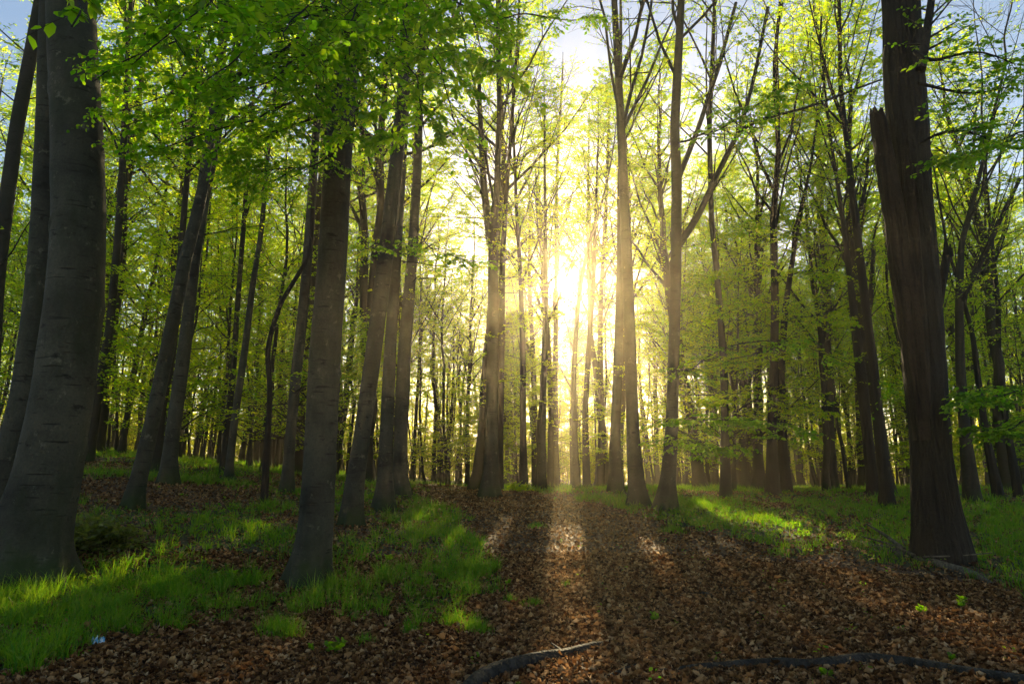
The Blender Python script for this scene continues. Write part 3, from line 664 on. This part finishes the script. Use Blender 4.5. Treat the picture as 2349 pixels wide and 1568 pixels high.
    mb.build('crown', [M_bark_far, M_leafnear], root)
    HEROES.append((base[0], base[1], root))
snag()

# ------------------------------------------------------------------ leafy boughs of the near beeches, hanging over the clearing
def bough(parent, base, pts, size, seed, m=None, ntw=16, ltw=.9, t0=.35, nlf=10, dens=1.0, kind='full', r0=.02, name='bough', sub=4, lsub=.5):
    rng = np.random.default_rng(500 + seed)
    q = np.array([[*at_depth(u, v, y)] for (u, v, y) in pts]); q = resample(q, .12); n = len(q)
    rr = np.linspace(r0, .004, n); P = q[None] - base; Q = rr[None]
    wob = np.stack([.05 * sn(np.arange(n) * .35, seed, i, 80 + i) for i in range(3)], 1); P = P + wob[None]
    mb = MB(); V, Fc = tubes(P, Q, 7); mb.add(V, Fc, 0)
    s = side_shoots(rng, P, Q, ntw, .85, .0, ltw, t0); P2, Q2 = grow(rng, *s, 6, -.12, .1); V, Fc = tubes(P2, np.maximum(Q2, .0025), 5); mb.add(V, Fc, 0)
    s = side_shoots(rng, P2, Q2, sub, .8, 0, lsub, .2); P3, Q3 = grow(rng, *s, 5, -.12, .1); V, Fc = tubes(P3, np.maximum(Q3 * .6, .0015), 4); mb.add(V, Fc, 0)
    leaf_on(rng, mb, P2, Q2, nlf, size, kind, 1, .2, .25, corridor_keep(base), .34, .5); leaf_on(rng, mb, P3, Q3, nlf, size, kind, 1, .1, .25, corridor_keep(base), .34, .5)
    return mb.build(name, [M_dark, m or M_leafnear], parent)

Y1, Y2 = b1[1], b2[1]
bough(T1, b1, [(163, -330, Y1), (210, -220, 5.0), (190, -60, 3.3), (150, 60, 2.6)], .075, 1, ntw=9, ltw=.35, t0=.55, nlf=6, sub=2, lsub=.25)
bough(T1, b1, [(170, -300, Y1), (300, -200, 5.2), (420, -60, 4.0), (520, 30, 3.4)], .072, 2, ntw=20, t0=.35)
bough(T1, b1, [(170, -200, Y1), (280, -100, 6), (380, 40, 5.2), (420, 130, 4.8)], .07, 3, ntw=20, t0=.3)
for i, pts in enumerate([
    [(805, -60, Y2), (700, -120, 7), (560, -60, 5), (420, 60, 4.2), (330, 150, 4.0)],
    [(800, 20, Y2), (740, 20, 7), (640, 60, 5.5), (540, 120, 4.6), (470, 200, 4.3)],
    [(800, -40, Y2), (770, -60, 7), (700, 20, 5), (650, 100, 4.0)],
    [(806, -40, Y2), (830, -90, 7), (830, 0, 5), (800, 130, 3.9)],
    [(808, -60, Y2), (900, -120, 7), (940, -30, 5), (930, 80, 4.0)],
    [(808, -80, Y2), (960, -160, 7), (1050, -60, 5), (1060, 50, 4.1)],
    [(806, -20, Y2), (880, -10, 7.5), (960, 60, 6), (1010, 170, 5.0), (1030, 260, 4.8)],
    [(800, 60, Y2), (850, 60, 8), (890, 160, 6.2), (920, 290, 5.4), (900, 370, 5.2)],
    [(798, 100, Y2), (760, 120, 8), (730, 200, 6.5), (700, 290, 6)],
    [(796, 40, Y2), (700, 80, 8), (560, 180, 6.5), (400, 250, 6.0), (240, 300, 5.8)],
    [(790, 180, Y2), (690, 220, 8), (560, 280, 7), (420, 330, 6.6), (300, 350, 6.4)],
    [(785, 230, Y2), (735, 262, 8.6), (640, 300, 8), (520, 360, 7.6)],
    [(780, 300, Y2), (730, 380, 9), (620, 385, 8.6), (520, 400, 8.5)],
    [(798, 40, Y2), (640, 0, 7.5), (480, 60, 6), (330, 120, 5.4), (230, 200, 5.2)],
    [(800, 0, Y2), (700, 120, 7), (600, 200, 5.6), (500, 260, 5)],
    [(803, -20, Y2), (900, 60, 7), (960, 200, 5.6), (990, 330, 5.2)],
    [(806, -60, Y2), (1000, -60, 7), (1090, 60, 5.6), (1120, 130, 5.2)],
    [(792, 180, Y2), (640, 150, 8.5), (450, 200, 8), (250, 260, 8)],
    [(796, 100, Y2), (600, 20, 8.5), (380, 60, 8), (200, 160, 7.5)],
    [(800, 60, Y2), (820, 120, 8.5), (830, 230, 7.6), (800, 320, 7)],
    ]):
    bough(T2, b2, pts, .060, 10 + i, ntw=24, ltw=1.2, t0=.25, r0=.022, nlf=11)
sunny = [h[2] for h in HEROES]
T5 = HEROES[6][2]; b5 = np.array(T5.location)
bough(T5, b5, [(965, 150, b5[1]), (1010, 130, 14), (1080, 130, 9), (1130, 140, 6.5), (1175, 170, 5.6)], .085, 40, ntw=14, ltw=.7, t0=.5)
bough(T5, b5, [(970, 80, b5[1]), (1060, 68, 15), (1190, 28, 13), (1330, 46, 12), (1420, 40, 11)], .08, 41, ntw=20, ltw=1.2, t0=.4, kind='diamond', dens=.6, r0=.05)
bough(T5, b5, [(945, 590, b5[1]), (925, 560, 15), (905, 560, 13), (880, 575, 12)], .07, 42, ntw=14, ltw=.9, t0=.2)
bough(T5, b5, [(950, 520, b5[1]), (1000, 590, 15), (1060, 590, 13), (1110, 600, 12)], .07, 43, ntw=18, ltw=1.0, t0=.2)
T17 = [h[2] for h in HEROES if 'right one of the pair' in h[2]['label']][0]; b17 = np.array(T17.location)
bough(T17, b17, [(1548, 850, b17[1]), (1590, 840, 14), (1660, 795, 13), (1750, 780, 12), (1830, 785, 11.5), (1900, 815, 11), (1980, 860, 11), (2050, 895, 11)], .07, 44, ntw=26, ltw=.9, t0=.1, nlf=7, r0=.02)
bough(T17, b17, [(1540, 960, b17[1]), (1600, 960, 13), (1700, 965, 11), (1800, 975, 10), (1860, 985, 9.6)], .07, 45, ntw=26, ltw=1.1, t0=.15, r0=.016)
bough(T17, b17, [(1540, 1000, b17[1]), (1590, 1010, 13), (1650, 1030, 11.5), (1760, 1010, 10.5)], .07, 46, ntw=20, ltw=.8, t0=.2, r0=.014)
bough(T17, b17, [(1552, 330, b17[1]), (1640, 300, 14), (1740, 240, 12), (1830, 200, 11)], .08, 47, ntw=22, ltw=1.2, t0=.3, r0=.03)
T19 = [h[2] for h in HEROES if 'left one of two close stems' in h[2]['label']][0]; b19 = np.array(T19.location); y19 = b19[1]
for i, pts in enumerate([[(1777, 600, y19), (1700, 610, 19), (1620, 640, 18)], [(1777, 640, y19), (1850, 620, 19.5), (1930, 640, 18)], [(1778, 690, y19), (1710, 700, 19), (1640, 730, 17.5)],
                         [(1778, 740, y19), (1860, 720, 19), (1950, 740, 17)], [(1774, 880, y19), (1700, 900, 18), (1610, 930, 16)], [(1773, 930, y19), (1840, 930, 18.5), (1900, 950, 17)], [(1776, 560, y19), (1720, 530, 19), (1660, 540, 18)], [(1775, 800, y19), (1690, 820, 18), (1600, 860, 16.5)]]):
    bough(T19, b19, pts, .085, 60 + i, ntw=22, ltw=1.3, t0=.1, r0=.018, nlf=9, kind='diamond', m=M_leaf)
T26 = [h[2] for h in HEROES if 'right border' in h[2]['label']][0]; b26 = np.array(T26.location)
bough(T26, b26, [(2385, 880, b26[1]), (2330, 900, 10), (2260, 900, 9.4), (2200, 920, 9)], .075, 48, ntw=24, ltw=.9, t0=.1, r0=.015)
bough(T26, b26, [(2385, 950, b26[1]), (2330, 980, 10), (2260, 985, 9.6), (2210, 970, 9.4)], .07, 49, ntw=20, ltw=.7, t0=.1, r0=.012)
bough(T26, b26, [(2362, 300, b26[1]), (2300, 330, 10), (2230, 350, 9.4), (2150, 360, 9)], .08, 50, ntw=20, ltw=.9, t0=.1, r0=.02)

# ------------------------------------------------------------------ the crowded stand behind: prototypes, then copies
def make_proto(seed, H, r0, h0, nl, lf, dens, low, asc, name='beech_tree', size=.10, nsub=6, ntw=5, nlf=9, bark=None):
    rng = np.random.default_rng(900 + seed); P, Q = straight_trunk(rng, H, r0)
    w = MB(); c = MB(); trunk_mesh(w, P, Q, 10, .05, .2, 0, seed)
    crown_on(rng, P, Q, h0, H * .97, nl, lf, dens, w, c, size, asc=asc, low=low, low0=4.2, nsub=nsub, ntw=ntw, nlf=nlf)
    return (w, c, bark or M_bark_far, name)
def place_proto(pr, cache, x, y, rot, sc, lean, label, cat, group):
    w, c, bark, name = pr
    z = float(ground(x, y)); root = empty(name, (x, y, z), label, cat, group)
    root.rotation_euler = (lean[0], lean[1], rot); root.scale = (sc, sc, sc)
    if 'w' not in cache: cache['w'] = w.build('trunk', [bark], root)
    else:
        cw = cache['w'].copy(); S.collection.objects.link(cw); cw.parent = root
    # a crown in the way of a shaft of light gets its own leaves, with the gap in them
    M = np.array(Matrix.LocRotScale(Vector((x, y, z)), root.rotation_euler, Vector((sc, sc, sc))))
    if 'cen' not in cache:
        V = np.concatenate(c.v); cache['V'] = V
        cache['cen'] = [V[f].mean(1) for f, mi in c.f]
    hit = False; keeps = []
    for cen, (f, mi) in zip(cache['cen'], c.f):
        if cen is None: keeps.append(None); continue
        k = corridor_keep((0, 0, 0))(cen @ M[:3, :3].T + M[:3, 3]); keeps.append(k); hit |= bool((~k).sum() > 4)
    if hit:
        m2 = MB(); V = cache['V']
        for k, (f, mi) in zip(keeps, c.f):
            f = f if k is None else f[k]
            if not len(f): continue
            ids, inv = np.unique(f, return_inverse=True); m2.add(V[ids], inv.reshape(f.shape), mi)
        m2.build('crown', [M_bark_far, M_leaf], root)
    elif 'c' not in cache: cache['c'] = c.build('crown', [M_bark_far, M_leaf], root)
    else:
        cc = cache['c'].copy(); S.collection.objects.link(cc); cc.parent = root
    return root
dense = [make_proto(i, h, r, h0, 22, .36, .85, 4, (25, 62), size=.125, nsub=8, ntw=6, nlf=11) for i, (h, r, h0) in enumerate([(23, .19, 7), (24, .24, 9), (21, .15, 6), (25, .27, 10), (22, .17, 5)])]
sparse = [make_proto(20 + i, h, r, h0, 24, .34, .95, 4, (42, 74), nlf=10, size=.12, nsub=7, ntw=6) for i, (h, r, h0) in enumerate([(17, .15, 6), (20, .21, 8), (15, .13, 5), (19, .24, 7)])]
slim = [make_proto(40 + i, h, r, h0, 13, .27, .8, 6, (35, 68), size=.12, nlf=10) for i, (h, r, h0) in enumerate([(15, .09, 6), (17, .11, 7), (14, .08, 5)])]
poles = [make_proto(80 + i, h, r, 7.5, 8, .2, .6, 1, (45, 75), name='young_beech', nsub=5, ntw=4, nlf=7, size=.12) for i, (h, r) in enumerate([(14, .075), (16, .09), (12, .06)])]
young = [make_proto(60 + i, h, r, .8, nl, .42, 1.0, 0, (5, 38), name='young_beech', nsub=8, ntw=5, nlf=10, size=.105) for i, (h, r, nl) in enumerate([(5, .035, 13), (7, .05, 18), (9, .065, 20), (4, .03, 10)])]
caches = {}
def cache_of(k): return caches.setdefault(k, {})

def col_of(x, y):
    u = CU + F * CP * x / y if y > 0 else 0
    return u
def where(u):
    for lim, t in ((230, 'left of the thick left beech'), (520, 'behind the two crossing beeches'), (760, 'left of the smooth foreground beech'), (1100, 'left of the forked beech'),
                   (1260, 'between the forked beech and the sun'), (1440, 'between the sun and the paired trunks'), (1640, 'behind the paired trunks'), (1960, 'in the right half'), (2150, 'behind the broken trunk')):
        if u < lim: return t
    return 'right of the broken trunk'

pos = [(h[0], h[1]) for h in HEROES]
sun2 = sd[:2] / np.linalg.norm(sd[:2])
def blocked(x, y, H, rad):
    """would this bole stand in a light corridor"""
    for c, r in ((CORR[0][0], .45),):
        d = np.array([x, y]) - c[:2]; s = d @ sun2; e = abs(d[0] * sun2[1] - d[1] * sun2[0])
        if s > 0 and e < r + rad and c[2] + s * math.tan(SUN_EL) < H * .9 + 1: return True
    for ci, (c, r) in enumerate(CORR[1:40]):
        d = np.array([x, y]) - c[:2]; s = d @ sun2; e = abs(d[0] * sun2[1] - d[1] * sun2[0])
        if s > 0 and e < r * .6 + rad and c[2] + s * math.tan(SUN_EL) < (19.0 if ci < 4 else min(H * .8, (8.0 if ci in (4, 5) else 14.0) if ci < 19 else 12.5)): return True
    return False
def try_place(kind, protos, n, y0, y1, dmin, half, styles=None, seed=1):
    rg = np.random.default_rng(seed); k = 0; tries = 0
    while k < n and tries < 20000:
        tries += 1
        y = math.sqrt(rg.uniform(y0 ** 2, y1 ** 2)); x = rg.uniform(-half, half) * y
        if any((x - a) ** 2 + (y - b) ** 2 < dmin ** 2 for a, b in pos): continue
        u = col_of(x, y)
        if blocked(x, y, {'stand': 24, 'pole': 17, 'young': 10}[kind], .12): continue
        
        if abs(u - 1010) < 70 and y < 30: continue
        if kind == 'stand':
            if u < 1100: fam, nm = (dense, 'd') if rg.uniform() < .38 else (slim, 's')
            elif u < 1230: fam, nm = (dense, 'd') if rg.uniform() < .4 else (sparse, 'p')
            else: fam, nm = (sparse, 'p') if rg.uniform() < .65 else (slim, 's')
        elif kind == 'pole': fam, nm = poles, 'o'
        else: fam, nm = young, 'y'
        i = int(rg.integers(len(fam))); sc = rg.uniform(.85, 1.15)
        depth = 'near' if y < 32 else ('middle' if y < 50 else 'far')
        if kind == 'pole': lab = f"{ {'near':'bare stemmed','middle':'thin straight','far':'distant thin straight'}[depth] } young beech pole {where(u)}"; cat = 'young beech'
        elif kind == 'young': lab = f"{ {'near':'leafy young','middle':'small green young','far':'low bright young'}[depth] } beech {where(u)}"; cat = 'young beech'
        else: lab = f"{ {'near':'slim dark','middle':'thin','far':'distant thin'}[depth] } {'leafy' if fam is dense else 'sparsely leaved' if fam is sparse else 'narrow'} beech {where(u)}"; cat = 'beech tree'
        place_proto(fam[i], cache_of((nm, i)), x, y, rg.uniform(0, 6.28), sc, (rg.normal(0, .03), rg.normal(0, .035)), lab, cat, lab.replace('beech', 'beeches') if True else None)
        pos.append((x, y)); k += 1
    print('placed', kind, k)
try_place('stand', None, 62, 22, 40, 1.9, .80, seed=3)
try_place('stand', None, 200, 36, 66, 1.25, .80, seed=4)
try_place('pole', None, 228, 30, 66, .8, .80, seed=9)
try_place('young', None, 34, 20, 42, 1.3, .80, seed=5)
try_place('young', None, 14, 44, 64, 1.1, .80, seed=6)

# ------------------------------------------------------------------ wood edge far behind, lit through
def edge():
    rng = np.random.default_rng(5); mb = MB(); n = 520
    x = rng.uniform(-74, 74, n); y = rng.uniform(67, 73, n); z = ground(x, y)
    H = rng.uniform(4, 15, n) * np.where(x < 4, 1.0, .8); S0 = np.stack([x, y, z], 1); D = nrm(np.stack([rng.normal(0, .08, n), rng.normal(0, .08, n), np.ones(n)], 1))
    P, Q = grow(rng, S0, D, H, rng.uniform(.04, .12, n), 8, 0, .06); V, Fc = tubes(P, Q, 5); mb.add(V, Fc, 0)
    s = side_shoots(rng, P, Q, 14, 1.1, .1, 3.0, .05); P2, Q2 = grow(rng, *s, 4, .05, .1); V, Fc = tubes(P2, np.maximum(Q2, .01), 3); mb.add(V, Fc, 0)
    s = side_shoots(rng, P2, Q2, 4, .9, 0, 1.3, .15); P3, Q3 = grow(rng, *s, 3, 0, .1)
    leaf_on(rng, mb, P3, Q3, 9, .27, 'diamond', 1, .1, .1, None, .40, .7)
    n = 1500; x = rng.uniform(-72, 72, n); y = rng.uniform(63, 73, n); z = ground(x, y)
    P, Q = grow(rng, np.stack([x, y, z], 1), nrm(np.stack([rng.normal(0, .2, n), rng.normal(0, .2, n), np.ones(n)], 1)), rng.uniform(1.5, 6.5, n), np.full(n, .02), 6, 0, .1); V, Fc = tubes(P, Q, 4); mb.add(V, Fc, 0)
    s = side_shoots(rng, P, Q, 10, 1.2, .1, 1.2, .02); P2, Q2 = grow(rng, *s, 4, .05, .1)
    leaf_on(rng, mb, P2, Q2, 9, .22, 'diamond', 1, .1, .1, None, .40, .7)
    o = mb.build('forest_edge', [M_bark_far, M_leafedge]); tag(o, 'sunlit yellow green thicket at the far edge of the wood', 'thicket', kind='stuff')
edge()

# ------------------------------------------------------------------ dead wood, bush, seedlings, litter
def log(px, label, m, name='fallen_branch', cat='fallen branch', twigs=(), seed=0, lift=.42, sides=16):
    pts = []
    for (u, v, w) in px:
        g = gp(u, v); r = w / 2 * g[1] / F / CP; pts.append([g[0], g[1], ground(g[0], g[1]) + r * lift, r])
    q = resample(np.array(pts), .04); base = q[len(q) // 2, :3].copy()
    root = empty(name, base, label, cat) if twigs else None
    mb = MB(); n = len(q); P = q[:, :3] - base; T = nrm(np.gradient(P, axis=0)); A = nrm(np.cross(T, UP[None])); B = np.cross(T, A)
    an = np.arange(sides) * 2 * math.pi / sides; c, z = np.cos(an)[None], np.sin(an)[None]; l = (np.arange(n) * .04)[:, None]
    k = 1 + .12 * sn(c * 2, z * 2, l * 5 + seed, 90) + .08 * sn(c * 5, z * 5, l * 14, 91)
    V = P[:, None] + (q[:, 3:4] * k)[..., None] * (c[..., None] * A[:, None] + z[..., None] * B[:, None])
    idx = np.arange(n * sides).reshape(n, sides); a = idx[:-1]; b = idx[1:]
    mb.add(V.reshape(-1, 3), np.stack([a, np.roll(a, -1, 1), np.roll(b, -1, 1), b], -1).reshape(-1, 4))
    for e in (0, -1):
        mb.add(np.vstack([V[e], V[e].mean(0)]), [[i, (i + 1) % sides, sides] for i in range(sides)])
    o = mb.build('branch' if root else name, [m], root)
    if not root: o.location = tuple(base); tag(o, label, cat)
    for tw in twigs:
        t = np.array([[*(lambda g: (g[0], g[1], g[2] + dz))(gp(u, v)), w / 2 * gp(u, v)[1] / F] for (u, v, w, dz) in tw]); t = resample(t, .04)
        m2 = MB(); V, Fc = tubes(t[None, :, :3] - base, t[None, :, 3], 6); m2.add(V, Fc); m2.build('twig', [m], root)
log([(1060, 1600, 40), (1110, 1560, 40), (1190, 1532, 40), (1260, 1522, 34), (1320, 1505, 28), (1360, 1490, 22), (1390, 1480, 12)], 'thick dark fallen branch lying on leaves at the bottom centre', M_deadwood,
    twigs=([(1300, 1515, 7, .03), (1285, 1500, 6, .05), (1262, 1490, 4, .06)],), seed=1)
log([(1515, 1545, 16), (1620, 1538, 22), (1740, 1528, 24), (1870, 1535, 28), (1990, 1520, 30), (2100, 1530, 26), (2230, 1555, 30), (2360, 1575, 34), (2460, 1600, 34)], 'long dark fallen branch along the bottom right corner', M_deadwood, seed=2)
log([(1380, 1566, 16), (1420, 1548, 16), (1460, 1530, 12)], 'short dark stick right of the thick fallen branch', M_deadwood, seed=3)
log([(1992, 1250, 9), (2040, 1266, 18), (2100, 1285, 22), (2170, 1305, 20), (2240, 1325, 20), (2275, 1345, 12)], 'pale split log lying at the foot of the broken trunk', M_paledead, seed=4, name='fallen_log', cat='log',
    twigs=([(2075, 1278, 10, .12), (2030, 1254, 7, .2), (1990, 1236, 3, .26)], [(2100, 1290, 8, .1), (2040, 1264, 5, .12), (1975, 1246, 2, .12)], [(2120, 1296, 4, .12), (2200, 1300, 3, .15), (2280, 1301, 2, .2)]))
log([(1560, 1345, 5), (1600, 1358, 9), (1630, 1368, 9), (1660, 1384, 6)], 'small brown stick on the leaves right of the path centre', M_deadwood, seed=5, name='stick', cat='stick')
log([(1690, 1372, 8), (1720, 1380, 10), (1750, 1390, 7)], 'short broken stick just right of the small brown stick', M_deadwood, seed=6, name='stick', cat='stick')
log([(285, 1385, 6), (325, 1388, 10), (345, 1415, 12), (375, 1430, 8)], 'bent grey stick on the ground in the left foreground', M_deadwood, seed=7, name='stick', cat='stick')
log([(1500, 1180, 4), (1540, 1188, 6), (1600, 1192, 4)], 'thin dead twig at the foot of the paired trunks', M_deadwood, seed=8, name='stick', cat='stick')
log([(1600, 1545, 5), (1585, 1500, 7), (1545, 1470, 6), (1500, 1450, 4)], 'thin pale twig between the fallen branches at the bottom', M_paledead, seed=9, name='stick', cat='stick')
log([(1525, 1590, 8), (1575, 1558, 7), (1560, 1530, 6), (1540, 1500, 4)], 'forked dead twig near the bottom edge', M_deadwood, seed=10, name='stick', cat='stick')
log([(1380, 1345, 3), (1430, 1350, 5), (1460, 1352, 3)], 'tiny twig on the path below the sunlit leaves', M_deadwood, seed=11, name='stick', cat='stick')
log([(250, 1268, 5), (300, 1262, 8), (350, 1290, 6)], 'dark dead branch under the low bush', M_deadwood, seed=12, name='stick', cat='stick')
log([(1880, 1250, 4), (1920, 1262, 7), (1955, 1272, 4)], 'dark stick in the grass left of the pale split log', M_deadwood, seed=13, name='stick', cat='stick')

def bush(u, v, wd, ht, label, n=46, seed=0, m=None, size=.05, name='bush', cat='bush'):
    rng = np.random.default_rng(700 + seed); c = gp(u, v); mb = MB()
    a = rng.uniform(0, 6.28, n); el = rng.uniform(.15, 1.3, n); L = rng.uniform(.5, 1, n) * np.where(el > .8, ht, wd)
    S0 = np.stack([rng.normal(0, .12, n), rng.normal(0, .12, n), np.zeros(n)], 1); D = np.stack([np.cos(a) * np.cos(el), np.sin(a) * np.cos(el), np.sin(el)], 1)
    P, Q = grow(rng, S0, D, L, np.full(n, .006), 7, -.25, .15); V, Fc = tubes(P, Q, 4); mb.add(V, Fc, 0)
    s = side_shoots(rng, P, Q, 6, .8, .1, .35, .2); P2, Q2 = grow(rng, *s, 4, 0, .15); V, Fc = tubes(P2, Q2, 3); mb.add(V, Fc, 0)
    root = empty(name, c, label, cat)
    mb.build('stem', [M_deadwood], root); lf = MB()
    leaf_on(rng, lf, P, Q, 8, size, 'full', 0, .2, .1, None, .38, .6); leaf_on(rng, lf, P2, Q2, 7, size, 'full', 0, .2, .1, None, .38, .6); lf.build('foliage', [m or M_bramble], root)
bush(215, 1262, .75, .62, 'low dark bush beside the foot of the thick left beech', 110, 1, None, .06)
bush(160, 1240, .45, .4, 'small dark bush tucked against the thick left beech', 34, 2)
bush(1190, 1128, .5, .35, 'tiny sunlit shrub at the head of the path', 24, 3, M_leaf, .06)
def seedling(u, v, h, label, seed, size=.07, n=8):
    rng = np.random.default_rng(800 + seed); c = gp(u, v); root = empty('seedling', c, label, 'seedling', 'young seedlings on the forest floor')
    k = 3; S0 = np.zeros((k, 3)); D = nrm(np.stack([rng.normal(0, .35, k), rng.normal(0, .35, k), np.ones(k)], 1)); P, Q = grow(rng, S0, D, np.full(k, h), np.full(k, .003), 5, -.1, .1)
    mb = MB(); V, Fc = tubes(P, Q, 4); mb.add(V, Fc); mb.build('stem', [M_deadwood], root)
    lf = MB(); leaf_on(rng, lf, P, Q, n, size, 'full', 0, .35, -.05, None, .38, .35); lf.build('foliage', [M_leafnear], root)
for i, (u, v, h, l, sz) in enumerate([(2205, 1398, .16, 'bright green seedling on the leaves below the pale split log', .07), (2115, 1410, .09, 'low yellow green seedling left of the bright one', .06),
        (1503, 1428, .09, 'pale green seedling in the middle of the leaf litter', .06), (1565, 1062, .5, 'leafy seedling between the paired trunks', .07), (760, 1505, .14, 'broad leaved green seedling below the bright grass tuft', .08),
        (715, 1500, .08, 'small seedling left of the broad leaved one', .05), (530, 1330, .13, 'seedling with toothed leaves in the left grass', .06), (893, 1290, .12, 'round leaved seedling in the grass right of the smooth beech', .06),
        (1165, 1345, .08, 'tiny seedling at the left path edge', .05), (2180, 1520, .06, 'small seedling by the long fallen branch', .05), (1900, 1560, .07, 'green sprig under the long fallen branch', .05),
        (868, 1290, .16, 'white tipped herb among the grass', .04)]):
    if l.startswith('leafy seedling'): continue
    seedling(u, v, h, l, i, sz)

def wrapper():
    c = gp(222, 1482); mb = MB(); r = np.random.default_rng(3); n = 7
    X, Y = np.meshgrid(np.linspace(-.05, .05, n), np.linspace(-.03, .03, n)); Z = .02 + .018 * r.normal(size=X.shape) + .02 * np.abs(X) / .05
    i = np.arange(n * n).reshape(n, n); mb.add(np.stack([X, Y, Z], -1), np.stack([i[:-1, :-1], i[:-1, 1:], i[1:, 1:], i[1:, :-1]], -1).reshape(-1, 4))
    m, t, b = mat('wrapper_foil'); co = nn(t, 'ShaderNodeTexCoord').outputs['Object']
    t.links.new(ramp(t, noise(t, co, 30, 2), [(.45, (.10, .35, .6)), (.55, (.7, .75, .8))]), b.inputs['Base Color']); b.inputs['Roughness'].default_value = .35
    o = mb.build('wrapper', [m], smooth=False); o.location = tuple(c + np.array([0, 0, .02])); o.rotation_euler = (.1, .15, .6)
    sol = o.modifiers.new('thickness', 'SOLIDIFY'); sol.thickness = .001
    tag(o, 'crumpled blue and white wrapper on leaves in the left foreground', 'litter')
wrapper()

# ------------------------------------------------------------------ haze
def haze():
    x0, x1, y0, y1, z0, z1 = -230, 230, -64, 390, -4.0, 29.0
    V = [(x, y, z) for x in (x0, x1) for y in (y0, y1) for z in (z0, z1)]
    Q = [[0, 1, 3, 2], [4, 6, 7, 5], [0, 4, 5, 1], [2, 3, 7, 6], [0, 2, 6, 4], [1, 5, 7, 3]]
    m = bpy.data.materials.new('haze_air'); m.use_nodes = True; t = m.node_tree; t.nodes.remove(t.nodes['Principled BSDF'])
    v = t.nodes.new('ShaderNodeVolumePrincipled'); v.inputs['Color'].default_value = (1, .86, .58, 1); v.inputs['Density'].default_value = HAZE_DENSITY; v.inputs['Anisotropy'].default_value = HAZE_G
    t.links.new(v.outputs[0], t.nodes['Material Output'].inputs['Volume'])
    mb = MB(); mb.add(V, Q); o = mb.build('haze', [m], smooth=False); tag(o, 'thin warm morning haze filling the wood', None, kind='stuff')
if HAZE_DENSITY > 0: haze()

for h in HEROES: print('%-80s y=%.1f' % (h[2]['label'], h[2].location.y))
